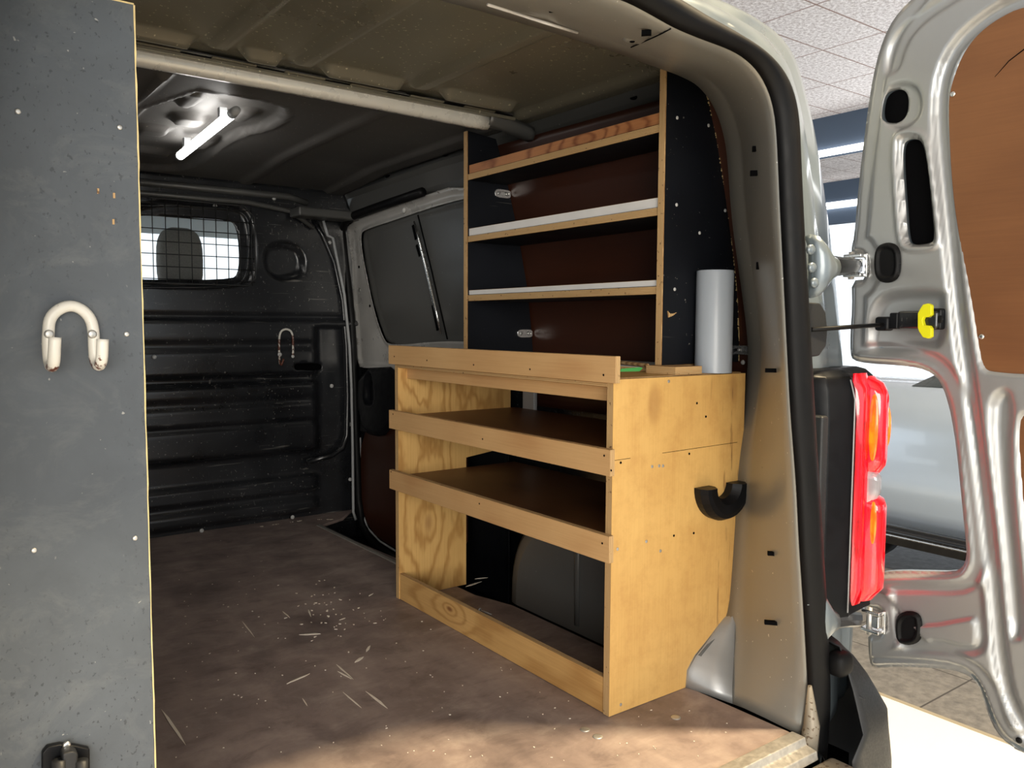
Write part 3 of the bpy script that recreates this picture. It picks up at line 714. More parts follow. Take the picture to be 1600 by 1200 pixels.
for px, py, w, h_ in ((1010, 50, 4, 3), (865, 14, 4, 2), (1181, 232, 3, 4), (1181, 270, 5, 4), (1187, 415, 3, 6), (1208, 579, 7, 3.2), (1211, 866, 7, 3.2), (1206, 974, 7, 3.2)):
    p_, n_ = onsur(px, py); s_ = 1.6/FPX
    a = AR*w*s_; b = AU*h_*s_
    tang = np.array([.66, -.75, 0])
    a = tang*w*s_*1.6; b = np.array([0, 0, 1])*h_*s_
    V = [p_-a-b, p_+a-b, p_+a+b, p_-a+b]; V2 = [v+np.array([.006, .006, 0]) for v in V]
    MB().add(V+V2, [(0, 1, 2, 3), (4, 7, 6, 5), (0, 4, 5, 1), (1, 5, 6, 2), (2, 6, 7, 3), (3, 7, 4, 0)]).obj('cutout', ['dark_hole'], vb)
# seal
s_out_px = [(940, -36), (1045, -4), (1072, 12), (1097, 28), (1130, 46), (1160, 64), (1188, 84), (1212, 108), (1226, 130), (1235, 155), (1240, 185), (1242, 215), (1243, 255), (1246, 310), (1250, 390), (1255, 460), (1261, 560), (1265, 630), (1269, 700), (1273, 760), (1279, 860), (1284, 930), (1288, 1010), (1291, 1100), (1284, 1195)]
SO = matched([at(x, y, 'y', -.27) for x, y in s_out_px], [(0, 3), (3, 11), (11, len(s_out_px)-1)], NS)
rows = []
for k in range(9):
    t = k/8; bul = math.sin(math.pi*t)**.6*.020
    r = O*(1-t)+SO*t; r = r+np.array([0, -bul-.002, 0]); rows.append(r)
MB().loft([arr(r) for r in mirrored(rows)]).obj('rubber_seal', ['rubber'], vb, smooth=True, solid=.003, solid_off=1)
# rear face of body between seal and outer corner
o_px = [((1060, -16), 'z', 1.45), ((1110, 0), 'z', 1.45), ((1135, 8), 'z', 1.45), ((1165, 22), 'z', 1.445)]
OE = [at(*o_px[0][0], 'z', 1.45), at(1110, 0, 'z', 1.45), at(1140, 10, 'z', 1.448), at(1172, 26, 'z', 1.44), at(1205, 48, 'x', .42), at(1222, 64, 'x', .46), at(1240, 92, 'x', .50), at(1250, 130, 'x', .515), at(1259, 165, 'x', .525), at(1268, 200, 'x', .53), at(1277, 250, 'x', .538), at(1285, 300, 'x', .545), at(1296, 380, 'x', .55), at(1305, 460, 'x', .553), at(1314, 560, 'x', .555), at(1319, 640, 'x', .555), at(1324, 720, 'x', .555), at(1328, 800, 'x', .555), at(1332, 900, 'x', .55), at(1330, 980, 'x', .54), at(1322, 1060, 'x', .53)]
E_ = matched(OE, [(0, 3), (3, 9), (9, len(OE)-1)], NS)
def mixr(t, dy): r = SO*(1-t)+E_*t; r = r+np.array([0, dy, 0]); return r
rows = [SO+np.array([0, .004, 0]), mixr(.10, .020), mixr(.22, .034), mixr(.34, .030), mixr(.42, .012), mixr(.60, .004), mixr(.72, .008), mixr(.80, -.004), mixr(.92, -.006), E_, E_+np.array([.012, .03, 0]), E_+np.array([.02, .12, 0]), E_+np.array([.026, .5, 0]), E_+np.array([.026, 2.6, 0])]
MB().loft([arr(r) for r in mirrored(rows)]).obj('body_shell', ['silver_light'], vb, smooth=True, solid=.003, solid_off=1)
MB().box(-1.49, XC-.6, -.1, 2.6, 1.40, 1.45).obj('roof_skin', ['silver_light'], vb)
MB().box(-1.46, .48, .0, 2.6, 1.425, 1.44).obj('roof_skin', ['silver_light'], vb)
# silver closing panel of the arch next to the cabinet
A_ = param([at(x, y, 'y', -.002) for x, y in [(1073, 1074), (1075, 1048), (1086, 1026), (1103, 1005), (1130, 970), (1155, 945), (1165, 925)]], 16)
B_ = param([(b0[0], b0[1], -.01), (.285, -.088, .015), (.33, -.055, .07), (.379, -.02, .144), (.39, -.02, .22)], 16)
MB().loft([arr(A_+np.array([0, .05, 0])), arr(A_+np.array([.0, .002, 0])), arr(A_*.97+B_*.03), arr(A_*.88+B_*.12), arr(A_*.5+B_*.5), arr(B_)]).obj('arch_panel', ['silver'], vb, smooth=True, solid=.002)
MB().loft([arr(A_+np.array([0, .001, 0])), arr(A_+np.array([.010, -.008, .002])), arr(A_+np.array([.020, -.004, .0]))]).obj('arch_edge', ['grey_primer'], vb, smooth=True, solid=.002)
# sill
p0 = Vector(at(1240, 1149, 'z', .004)); 
MB().prism('x', [(-.262, -.004), (-.262, .004), (-.292, .004), (-.296, -.010), (-.318, -.013), (-.322, -.03), (-.262, -.03)], 2*XC-.25, .252).obj('sill_strip', ['aluminium'], vb, bevel=.002)
MB().box(2*XC-.30, .30, -.42, -.318, -.10, -.035).obj('sill_step', ['alu_dirty'], vb, bevel=.012, seg=3)
MB().tube([(.262, -.29, -.04), (.275, -.29, .02), (.272, -.285, .10)], [.02, .016, .004], 8).obj('dirt_edge', ['alu_dirty'], vb, smooth=True)

# bumper corner
bp_out = [(1290, 1030), (1300, 1012), (1318, 1008), (1332, 1030), (1352, 1046), (1372, 1080), (1388, 1115), (1400, 1150), (1407, 1190), (1408, 1260), (1270, 1260), (1285, 1120)]
def xz(pix, yv): return [(lambda q: (q[0], q[2]))(at(x, y, 'y', yv)) for x, y in pix]
mb = MB()
rows = []
zs = np.linspace(-.52, .165, 18)
for z in zs:
    t = (z+.52)/.6; dep = .10-.05*max(0, t-.5)*2-.03*max(0, t-.85)*4
    xo = float(np.interp(z, [-.52, -.11, .0, .06, .11, .145, .17], [.56, .548, .522, .488, .452, .418, .38]))
    yr = float(np.interp(z, [-.52, 0, .10, .17], [-.345, -.335, -.305, -.275]))
    x0_ = .312 if z < -.03 else .352
    prof = [(x0_+(xo-x0_)*t_, yr-.022*(1-t_)+.030*t_**6) for t_ in (0, .2, .4, .6, .75, .87, .95)]+[(xo, yr+.05), (xo+.004, yr+.12), (xo+.01, yr+.5)]
    rows.append([(a, b, float(z)) for a, b in prof])
top = [(a, max(b, -.25), .172) for a, b, c in rows[-1]]
rows.append(top)
# keep only the part right of the loading sill
MB().loft(rows).obj('bumper', ['bumper'], vb, smooth=True, solid=.003)
MB().box(2*XC-.35, .35, -.40, -.33, -.5, -.10).obj('bumper_centre', ['bumper'], vb, bevel=.015, seg=3)
cb = at(1312, 1036, 'y', -.30)
V, F = pillow(cb[0], -.30, cb[2], .026, .022, .026, 2.8); mesh_obj('rubber_buffer', V, F, ['rubber'], vb, smooth=True)
cv = [at(x, y, 'y', -.330) for x, y in [(1340, 1088), (1348, 1092), (1362, 1110), (1374, 1140), (1384, 1175), (1388, 1215)]]
MB().tube(cv, .004, 8).obj('bumper_crease', ['bumper'], vb, smooth=True)

# tail lamp
tl = thing('tail_light', 'tall red and orange tail lamp in a black housing on the van corner', 'tail light', (.45, -.25, .2))
def lofty(pts_rows): return MB().loft(pts_rows, closed=True)
rows = []
zt = [(.205, 0, 0), (.225, 1, 0), (.30, 1, 0), (.5, 1, 0), (.62, 1, 0), (.68, .97, .004), (.705, .85, .012), (.718, .60, .03), (.722, .35, .05)]
for z, k, dy in zt:
    k = max(k, .85) if z < .3 else k
    y0 = -.272+dy; y1 = -.17+dy*.5; xl = .325+.03*(1-k)
    rows.append([(xl, y1-.02, z), (xl+.006, y1-.065, z), (xl+.024, y0+.012, z), (.405, y0+.003, z), (.420, y0-.002, z), (.430, y0+.002, z), (.53, y0+.012, z), (.545, y1, z)])
mb = lofty(rows); mb.add(rows[-1], [tuple(range(8))]); mb.add(rows[0], [tuple(range(8))[::-1]])
mb.obj('housing', ['black_plastic'], tl, smooth=False, bevel=.004, seg=3)
MB().box(.322, .346, -.262, -.20, .215, .63).obj('housing_flange', ['bumper'], tl, bevel=.006, seg=3)
MB().tube([(.414, -.2755, .215), (.414, -.2755, .66), (.414, -.264, .70)], .0016, 6).obj('housing_bead', ['nylon'], tl, smooth=True)
def lensbody(z0, z1, x0, x1, yb, bulge, ztop=.04, nz=16, lowtaper=.03):
    rows = []
    for j in range(nz+1):
        z = z0+(z1-z0)*j/nz
        e = min(1, math.sqrt(max(0, 1-(max(0, z-(z1-ztop))/ztop)**2))) if z > z1-ztop else 1
        if z < z0+lowtaper: e = min(e, .45+.55*(z-z0)/lowtaper)
        r = []
        for i in range(13):
            t = i/12; x = x0+(x1-x0)*t; yy = yb-bulge*e*(1-abs(2*t-1)**3.0)
            r.append((x if t < .5 else x0+(x1-x0)*(.5+(t-.5)*(.55+.45*e)), yy, z))
        rows.append(r)
    return rows
def lens_part(name, rows, mat):
    mb = MB().loft(rows); n = len(rows[0]); mb.add([p for r in rows for p in (r[0], r[-1])], [(2*i, 2*i+1, 2*i+3, 2*i+2) for i in range(len(rows)-1)])
    mb.add(rows[0], [tuple(range(n))]); mb.add(rows[-1], [tuple(range(n))[::-1]])
    return mb.obj(name, [mat], tl, smooth=True)
lens_part('lens_base', lensbody(.222, .712, .427, .492, -.262, .018), 'lens_red')
lens_part('upper_lens', lensbody(.492, .705, .458, .522, -.262, .040, .05), 'lens_red')
lens_part('lower_lens', lensbody(.228, .462, .458, .526, -.262, .042, .03), 'lens_red')
lens_part('reversing_lens', lensbody(.435, .510, .462, .500, -.275, .024, .02), 'lens_clear')
def blob(cx, cy, cz, sx, sy, sz, mat, name):
    V, F = pillow(cx, cy, cz, sx, sy, sz, 2.2); mesh_obj(name, V, F, [mat], tl, smooth=True)
p_ = at(1375, 658, 'x', .515); blob(.508, -.292, .60, .008, .010, .045, 'lens_orange', 'indicator_lens')
blob(.466, -.288, .60, .0045, .010, .07, 'lens_orange', 'indicator_lens')
blob(.470, -.292, .40, .003, .008, .045, 'lens_orange', 'indicator_lens')

# hinges
def hinge(cy, name='hinge'):
    c1 = at(1272, cy, 'y', -.245)
    rows = []
    prof = [(1258, 0, 46), (1268, 0, 50), (1280, 0, 45), (1289, 0, 32), (1297, 0, 20), (1304, 0, 15)]
    mb = MB()
    for side in (0, 1):
        pass
    Lr = []
    for px, _, hh in prof:
        k = (px-1258)/64; a = at(px, cy-hh+(4 if px > 1290 else 0), 'y', -.255-.03*math.sin(k*3.0)); b = at(px, cy+hh, 'y', -.255-.03*math.sin(k*3.0))
        a = Vector(a); b = Vector(b); r = []
        for t in (0, .12, .3, .5, .7, .88, 1): r.append(a*(1-t)+b*t+Vector((0, -.010*math.sin(math.pi*t)**.5, 0)))
        Lr.append(r)
    mb.loft([arr(r) for r in Lr])
    h = mb.obj(name, ['silver_light'], vb, smooth=True, solid=.008, solid_off=0)
    for dx, dy in ((1266, -26), (1268, 2), (1272, 26)):
        p_ = at(dx, cy+dy, 'y', -.28); MB().dome(p_, (-.3, -1, 0), .010, .006, 12).obj('bolt', ['silver_light'], h, smooth=True)
    a = Vector(at(1300, cy, 'y', -.28)); b = Vector(at(1343, cy, 'x', .553))
    a2_ = Vector(at(1296, cy, 'y', -.262)); MB().tube([a2_, a2_*.4+b*.6, b], [.022, .017, .016], 8, sx=.45).obj('hinge_arm', ['black_panel'], h)
    return h
hinge(416); hinge(968)
# check strap bracket on the body
cbp = at(1258, 515, 'y', -.24)
MB().prism('y', [(q[0], q[2]) for q in [at(x, y, 'y', -.24) for x, y in [(1256, 472), (1276, 474), (1284, 488), (1287, 515), (1285, 540), (1274, 556), (1258, 558)]]], -.25, -.225).obj('strap_bracket', ['bumper'], vb, bevel=.004)

# ================================================================== REAR DOOR (right, open)
XD = .56
rd = thing('rear_door', 'open silver rear door with plywood-lined inner panel and lamp cut-out', 'door', (.58, -.5, .1))
D = lambda pix: pl('x', XD, pix)
dout_px = [(1450, -45), (1425, -8), (1402, 14), (1384, 40), (1370, 75), (1360, 115), (1352, 165), (1345, 220), (1339, 270), (1334, 320), (1330, 370), (1326, 385), (1326, 396), (1348, 398), (1350, 436), (1326, 438), (1327, 480), (1324, 520), (1324, 552), (1328, 563), (1350, 568), (1400, 571), (1432, 575), (1452, 583), (1466, 597), (1476, 622), (1483, 650), (1490, 700), (1496, 760), (1501, 810), (1505, 850), (1506, 872), (1500, 888), (1486, 895), (1440, 894), (1400, 893), (1372, 895), (1348, 904), (1343, 920), (1346, 940), (1352, 952), (1377, 954), (1378, 990), (1352, 993), (1352, 1010), (1354, 1035), (1360, 1046), (1390, 1044), (1440, 1045), (1485, 1049), (1510, 1058), (1524, 1072), (1532, 1092), (1540, 1120), (1552, 1146), (1570, 1165), (1600, 1182)]
dout = D(dout_px); zb = dout[-1][1]
dout = dout+[(-.70, zb-.01), (-.93, zb-.01), (-.93, 1.30), (-.90, 1.42), (-.80, 1.50), (-.50, 1.515)]
dout = smooth_poly(dout, 1)
def C(pix, it=2): return smooth_poly(D(pix), it)
def Ln(pix, it=2): return smooth_poly(D(pix), it, False)
f_slot = C([(1400, 222), (1410, 208), (1438, 207), (1450, 220), (1457, 262), (1466, 340), (1470, 380), (1460, 389), (1422, 390), (1410, 378), (1404, 300)])
h_slot = C([(1411, 228), (1418, 218), (1436, 217), (1444, 228), (1450, 262), (1456, 320), (1461, 374), (1453, 381), (1426, 383), (1419, 374), (1415, 318), (1411, 262)])
f_dim = C([(1376, 165), (1384, 135), (1410, 124), (1436, 128), (1448, 150), (1446, 180), (1430, 200), (1405, 208), (1384, 198)])
h_ov = C([(1379, 165), (1385, 146), (1402, 138), (1415, 142), (1419, 156), (1417, 178), (1406, 191), (1388, 193), (1379, 185)])
f_chan = C([(1384, 118), (1383, 90), (1390, 62), (1410, 38), (1445, 12), (1490, -15), (1530, -35), (1545, -22), (1505, 0), (1462, 26), (1430, 55), (1418, 80), (1410, 108), (1398, 118)])
l_flange = Ln([(1480, -40), (1440, -10), (1408, 20), (1388, 45), (1375, 80), (1368, 130), (1362, 200), (1355, 280), (1352, 355), (1362, 372), (1370, 390), (1369, 440), (1360, 455), (1348, 480), (1344, 545), (1360, 553), (1420, 560), (1455, 570), (1480, 600), (1500, 680), (1514, 780), (1524, 860), (1524, 895), (1510, 915), (1470, 925), (1420, 918), (1395, 912)], 1)
l_groove = Ln([(1640, -10), (1580, 8), (1535, 36), (1500, 68), (1478, 110), (1470, 160), (1473, 230), (1482, 320), (1492, 420), (1502, 510), (1516, 600), (1532, 720), (1547, 840), (1558, 960), (1566, 1040), (1580, 1100), (1610, 1150)], 1)
f_strap = C([(1352, 556), (1358, 500), (1372, 465), (1400, 452), (1480, 450), (1482, 470), (1482, 545), (1440, 548), (1400, 552)])
f_low = C([(1390, 925), (1392, 915), (1500, 915), (1540, 905), (1545, 960), (1548, 1015), (1520, 1028), (1470, 1022), (1410, 1020), (1398, 1000)])
f_pan = C([(1416, 972), (1455, 975), (1505, 965), (1528, 962), (1532, 1010), (1515, 1014), (1460, 1000), (1448, 1008)], 1)
l_edge = Ln([(1362, 1030), (1440, 1033), (1495, 1040), (1520, 1055), (1536, 1090), (1552, 1130), (1575, 1160), (1620, 1185)], 1)
l_cut = Ln([(1344, 556), (1400, 560), (1448, 570), (1472, 595), (1490, 660), (1505, 760), (1515, 860), (1514, 885), (1500, 903), (1440, 905), (1380, 905)], 1)
plug_b = [(h, 0) for h in ()]
f_ply = C([(1700, -20), (1600, 6), (1558, 26), (1528, 50), (1506, 76), (1492, 106), (1482, 142), (1480, 180), (1486, 300), (1500, 390), (1515, 470), (1526, 540), (1533, 575), (1550, 588), (1700, 592)], 1)
f_ply2 = C([(1700, 630), (1604, 638), (1590, 648), (1586, 680), (1590, 750), (1600, 860), (1612, 960), (1700, 980)], 1)
f_relief = C([(1545, 640), (1556, 610), (1580, 604), (1590, 640), (1584, 700), (1590, 800), (1600, 900), (1606, 1000), (1575, 1000), (1562, 860), (1550, 740)], 1)
def door_h(P):
    h = np.zeros(len(P))
    dE = dist_poly(P, dout)
    h += -.012*(1-sstep((dE-.004)/.010))                      # rolled flange lower
    dF = dist_poly(P, l_flange, False); dG = dist_poly(P, l_groove, False)
    h += .010*sstep((dE-.035)/.014)*1.0
    h += -.016*(1-sstep((dG-.006)/.014))
    h += -.010*sstep(sdist(P, f_chan)/.012+.3)
    h += -.014*sstep(sdist(P, f_dim)/.016)
    h += .006*(1-sstep(np.abs(sdist(P, f_slot))/.010)) - .010*sstep(sdist(P, f_slot)/.008)
    h += -.016*sstep(sdist(P, f_strap)/.030+.2)
    h += -.012*sstep(sdist(P, f_low)/.018+.2)
    h += .008*sstep(sdist(P, f_pan)/.008)
    h += .006*(1-sstep(dist_poly(P, l_cut, False)/.010))
    h += -.008*(1-sstep(dist_poly(P, l_edge, False)/.008))
    h += -.016*sstep(sdist(P, f_relief)/.020+.2)
    h += -.010*sstep(sdist(P, f_ply)/.01)-.010*sstep(sdist(P, f_ply2)/.01)
    return h
sheet('inner_panel', 'x', XD, dout, [h_slot, h_ov], door_h, .0050, ['silver'], rd, solid=.002)
# outer skin with a rim: same outline, set further out
oo = [(a, b) for a, b in dout]
mb = MB(); mb.prism('x', oo, XD+.012, XD+.034); mb.obj('outer_skin', ['silver_light'], rd, bevel=.006, seg=3)
for nm, poly in (('slot_recess', h_slot), ('hole_recess', h_ov)):
    big = [(a, b) for a, b in poly]; MB().prism('x', big, XD+.0095, XD+.0115).obj(nm, ['dark_hole'], rd)
# a soft tube inside the slot (dark blue-black)
0 and MB().tube([(XD+.004, *D([(1438, 232)])[0]), (XD+.004, *D([(1450, 372)])[0])], .004, 8).obj('slot_rib', ['bumper'], rd, smooth=True)
# plywood lining panels
MB().prism('x', C([(1700, 0), (1600, 10), (1560, 30), (1531, 52), (1510, 78), (1496, 108), (1485, 142), (1483, 180), (1489, 300), (1503, 390), (1518, 470), (1529, 540), (1536, 572), (1550, 583), (1700, 588)], 2), XD-.004, XD+.003).obj('plywood_lining', ['door_ply'], rd, bevel=.001, seg=1)
MB().prism('x', C([(1700, 640), (1606, 645), (1594, 654), (1591, 680), (1595, 750), (1605, 860), (1618, 950), (1700, 970)], 2), XD-.002, XD+.004).obj('plywood_lining', ['door_ply'], rd, bevel=.001, seg=1)
for px, py in ((1489, 147), (1534, 526)):
    p_ = at(px, py, 'x', XD-.004); MB().dome(p_, (-1, 0, 0), .0055, .003).obj('screw', ['chrome'], rd, smooth=True)
MB().tube([(XD-.0045, *D([(1556, 121)])[0]), (XD-.0045, *D([(1578, 96)])[0]), (XD-.0045, *D([(1612, 70)])[0])], [.0004, .0010, .0012], 6).obj('pen_mark', ['dark_hole'], rd)
# rubber plugs
for (cx, cy, rx, ry) in ((1392, 411, 22, 33), (1421, 981, 22, 28)):
    base = C([(cx-rx, cy), (cx-rx*.85, cy-ry*.75), (cx, cy-ry), (cx+rx*.85, cy-ry*.8), (cx+rx, cy), (cx+rx*.85, cy+ry*.75), (cx, cy+ry), (cx-rx*.85, cy+ry*.8)])
    def ph(P, base=base): d_ = sdist(P, base); return .008*sstep(d_/.006)-.005*sstep((d_-.009)/.004)
    sheet('rubber_plug', 'x', XD-.013 if cy < 600 else XD-.002, base, [], ph, .0025, ['rubber'], rd, solid=.002)
# hinge receivers
for cy, x0 in ((415, 1322), (970, 1350)):
    mb = MB(); p_ = at(x0+14, cy, 'x', XD-.010); zc, yc = p_[2], p_[1]
    for dz in (-.021, .021): mb.box(XD-.022, XD+.006, yc-.020, yc+.022, zc+dz-.004, zc+dz+.004)
    mb.box(XD-.004, XD+.008, yc-.024, yc-.018, zc-.026, zc+.026)
    h = mb.obj('hinge_leaf', ['chrome'], rd, bevel=.002)
    MB().tube([(XD-.014, yc+.006, zc-.030), (XD-.014, yc+.006, zc+.030)], .0065, 10).obj('hinge_pin', ['zinc_dull'], h, smooth=True)
    MB().box(XD-.016, XD-.004, yc-.016, yc+.006, zc-.014, zc+.014).obj('hinge_block', ['chrome'], h, bevel=.003)
# small round hole bottom
p_ = at(1592, 1157, 'x', XD-.004); MB().dome(p_, (-1, 0, 0), .006, .002).obj('drain_plug', ['rubber'], rd, smooth=True)
# door check strap and clip
cs = thing('door_check_strap', 'black check strap with yellow clip joining the van body to the open rear door', 'door strap', tuple(at(1400, 505, 'x', XD-.03)))
e0 = Vector(at(1268, 515, 'y', -.25)); e1 = Vector(at(1385, 507, 'x', XD-.028))
MB().tube([e0, e0*.5+e1*.5, e1], .0045, 8).obj('strap_rod', ['rubber'], cs, smooth=True)
def dbox(name, px0, px1, py0, py1, d0, d1, mat, bev=.003):
    a = D([(px0, (py0+py1)/2)])[0]; b = D([(px1, (py0+py1)/2)])[0]; c = D([((px0+px1)/2, py0)])[0]; e = D([((px0+px1)/2, py1)])[0]
    return MB().box(XD-d1, XD-d0, b[0], a[0], e[1], c[1]).obj(name, [mat], cs, bevel=bev, seg=2)
dbox('socket', 1382, 1404, 495, 517, .015, .042, 'black_plastic', .006)
dbox('socket_collar', 1403, 1416, 489, 514, .010, .036, 'black_plastic')
dbox('strap_housing', 1412, 1476, 486, 514, .0, .030, 'black_panel', .006)
dbox('fixing_tab', 1455, 1479, 482, 515, .0, .022, 'black_plastic', .005)
p_ = at(1469, 499, 'x', XD-.023); MB().dome(p_, (-1, 0, 0), .0075, .004, 14).obj('fixing_bolt', ['rubber'], cs, smooth=True)
yc_ = [(1444, 476), (1452, 474), (1457, 477), (1457, 492), (1453, 495), (1445, 496), (1443, 500), (1445, 508), (1454, 509), (1457, 513), (1457, 526), (1452, 529), (1444, 527), (1438, 518), (1436, 512), (1436, 490), (1439, 484)]
MB().prism('x', pl('x', XD-.036, yc_), XD-.042, XD-.030).obj('yellow_clip', ['yellow'], cs, bevel=.0012, seg=2)

# ================================================================== LOWER CABINET
cab = thing('storage_cabinet', 'golden plywood storage cabinet with lipped open shelves standing on the van floor', 'cabinet', (.2, .455, 0))
notch = [(.236, 0.001), (.240, .042), (.262, .062), (.300, .087), (.359, .127), (.416, .156), (.418, .70), (0, .70), (0, 0.001)]
prism_board('side_panel', 'y', notch, 0.0, .018, 'ply_side', cab)
notch2 = [(.236, 0.001), (.240, .30), (.45, .40), (.45, .70), (0, .70), (0, 0.001)]
prism_board('side_panel', 'y', [(.0, .001), (.236, .001), (.236, .40), (.405, .42), (.405, .70), (0, .70)], .895, .913, 'ply_inner', cab)
board('top_panel', 0, .425, .018, .895, .684, .702, 'z', 'ply_side', cab)
board('top_batten', .03, .048, .0185, .895, .652, .684, 'x', 'lip_wood', cab)
for (z0, z1) in ((.506, .560), (.328, .384)):
    board('front_lip', -.014, -.0005, -.008, .925, z0, z1, 'x', 'lip_wood', cab)
    board('shelf', .0, .42, .0185, .895, z1-.030, z1-.014, 'z', 'shelf_wood', cab)
board('front_lip', -.014, -.0005, -.020, .925, .694, .748, 'x', 'lip_wood', cab)
board('plinth', .002, .016, .0185, .895, .001, .078, 'x', 'plinth_wood', cab)
# screws and dents
for px, py in ((1019, 729), (1030, 728), (1036, 728), (1077, 709), (970, 723), (1053, 837), (1084, 833), (1010, 846), (1032, 861), (965, 858), (1089, 630), (1103, 651), (1045, 596), (970, 1101)):
    p_ = at(px, py, 'y', -.0008); dark = (px, py) in ((970, 723), (1089, 630), (1103, 651), (1077, 709), (1053, 837), (1084, 833))
    MB().dome(p_, (0, -1, 0), .0028 if dark else .0036, .0008, 8).obj('screw', ['dark_hole' if dark else 'zinc_dull'], cab)
for px, py in ((740, 570), (828, 577), (943, 586), (667, 563), (616, 557), (614, 647), (754, 686), (944, 712), (611, 737), (749, 787), (941, 849), (955, 735)):
    p_ = at(px, py, 'x', -.0148)
    MB().dome(p_, (-1, 0, 0), .0024, .0006, 8).obj('screw', ['dark_hole'], cab)
for k in range(9):
    p_ = at(626.5, 675+k*9 if k < 6 else 600+k*4, 'x', -.0003)
for pa in (((957, 720), (985, 716)), ((1035, 708), (1090, 700), (1152, 691))):
    MB().tube([at(a_, b_, 'y', -.0002) for a_, b_ in pa], .0005, 5).obj('pencil_line', ['dark_hole'], cab)
# black half ring
hk = at(1129, 775, 'y', -.02)
ring = [(math.cos(t), math.sin(t)) for t in np.linspace(math.pi, 2*math.pi, 22)]
c0 = at(1130, 760, 'y', -.02); R_ = at(1093, 760, 'y', -.02); rr = c0[0]-R_[0]-.002
mb = MB(); rows = []
for cx_, sy_ in ring:
    a = []
    for (r_, dy) in ((rr, .0), (rr+.001, -.018), (rr-.006, -.034), (rr*.80, -.036), (rr*.55, -.034), (rr*.40, -.018), (rr*.40, 0)):
        a.append((c0[0]+.004+cx_*r_, dy-.0008, c0[2]+.002+sy_*r_))
    rows.append(a)
mb.loft(rows, closed=False); mb.add(rows[0], [tuple(range(7))]); mb.add(rows[-1], [tuple(range(7))[::-1]])
hr = mb.obj('half_ring_hook', ['black_plastic'], smooth=False, solid=.001); tagit(hr, 'black plastic half-ring holder screwed to the cabinet side facing the rear', 'hook')

# ================================================================== UPPER SHELF UNIT
XS, Y0, Y1 = .222, .078, .884
us = thing('shelf_unit', 'tall black-faced plywood shelf unit with pale edges standing on the cabinet top', 'shelving', (.32, .48, .702))
# jagged rear edge of near panel
jag = []; z = 1.365
pts_j = [(.345, 1.368), (.376, 1.293), (.394, 1.252), (.415, 1.179), (.438, 1.107), (.460, 1.006), (.476, .931), (.488, .854), (.494, .784), (.497, .72)]
zz_ = np.linspace(1.366, .722, 150); rnd = np.random.RandomState(3)
jx = np.interp(-zz_, [-a[1] for a in pts_j], [a[0] for a in pts_j])+np.abs(rnd.randn(150))*.0035*(rnd.rand(150) > .35)-.004
near = [(XS, 1.372), (XS, .7202)]+[(float(a), float(b)) for a, b in zip(jx[::-1], zz_[::-1])]
prism_board('side_panel', 'y', near, Y0, Y0+.018, 'film_black', us)
far_ = [(XS, 1.380), (XS, .703), (.474, .703), (.464, .80), (.446, .93), (.408, 1.10), (.366, 1.25), (.324, 1.37)]
prism_board('side_panel', 'y', far_, Y1-.018, Y1, 'film_black', us)
# edge banding strips visible on the fronts
for (y0, y1, za, zb_) in ((Y0, Y0+.018, .720, 1.372), (Y1-.018, Y1, .703, 1.380)):
    board('front_edge', XS-.003, XS-.0002, y0, y1, za, zb_, 'y', 'edge_y', us)
for i, (zt, lip, mat) in enumerate(((1.240, .026, 'top_lip_wood'), (1.058, .022, 'white_strip'), (.8830, .014, 'white_strip'))):
    board('shelf', XS, float(wr(.9, zt))-.014, Y0+.0185, Y1-.0185, zt-.004, zt+.014, 'z', 'film_black', us)
    board('front_lip', XS+.004, XS+.014, Y0+.0185, Y1-.0185, zt+.0145, zt+.0145+lip, 'x', mat, us)
prism_board('base_board', 'z', [(XS-.03, .010), (.278, .010), (.282, .0905), (.455, .0905), (.455, .0965), (XS-.03, .0965)], .7022, .7198, 'lip_wood', us)
board('base_board', XS+.015, .46, Y0+.0185, Y1-.0185, .7022, .712, 'z', 'white_strip', us)
for px, py in ((1058, 184), (1107, 196), (1057, 320), (1093, 364), (1133, 329), (1054, 452)):
    p_ = at(px, py, 'y', Y0-.0005); MB().dome(p_, (0, -1, 0), .0042, .002, 10).obj('screw', ['cap_white'], us, smooth=True)
mb = MB(); rt = random.Random(4)
for i in range(0, 149):
    if rt.random() < .25: continue
    x_, z_ = float(jx[i]), float(zz_[i]); w2_ = rt.uniform(.001, .0045); h2_ = rt.uniform(.0015, .004)
    mb.prism('y', [(x_-w2_, z_-h2_*.3), (x_+.0008, z_-h2_), (x_+rt.uniform(.0005, .004), z_), (x_-w2_*.4, z_+h2_)], Y0-.0012, Y0+.004)
mb.obj('torn_edge', ['raw_edge'], us)
# splinter
q = [(q_[0], q_[2]) for q_ in [at(x, y, 'y', Y0-.001) for x, y in [(1043, 486), (1046, 490), (1052, 490), (1057, 488), (1051, 493), (1044, 496)]]]
MB().prism('y', q, Y0-.003, Y0-.0003).obj('splinter', ['edge_x'], us)
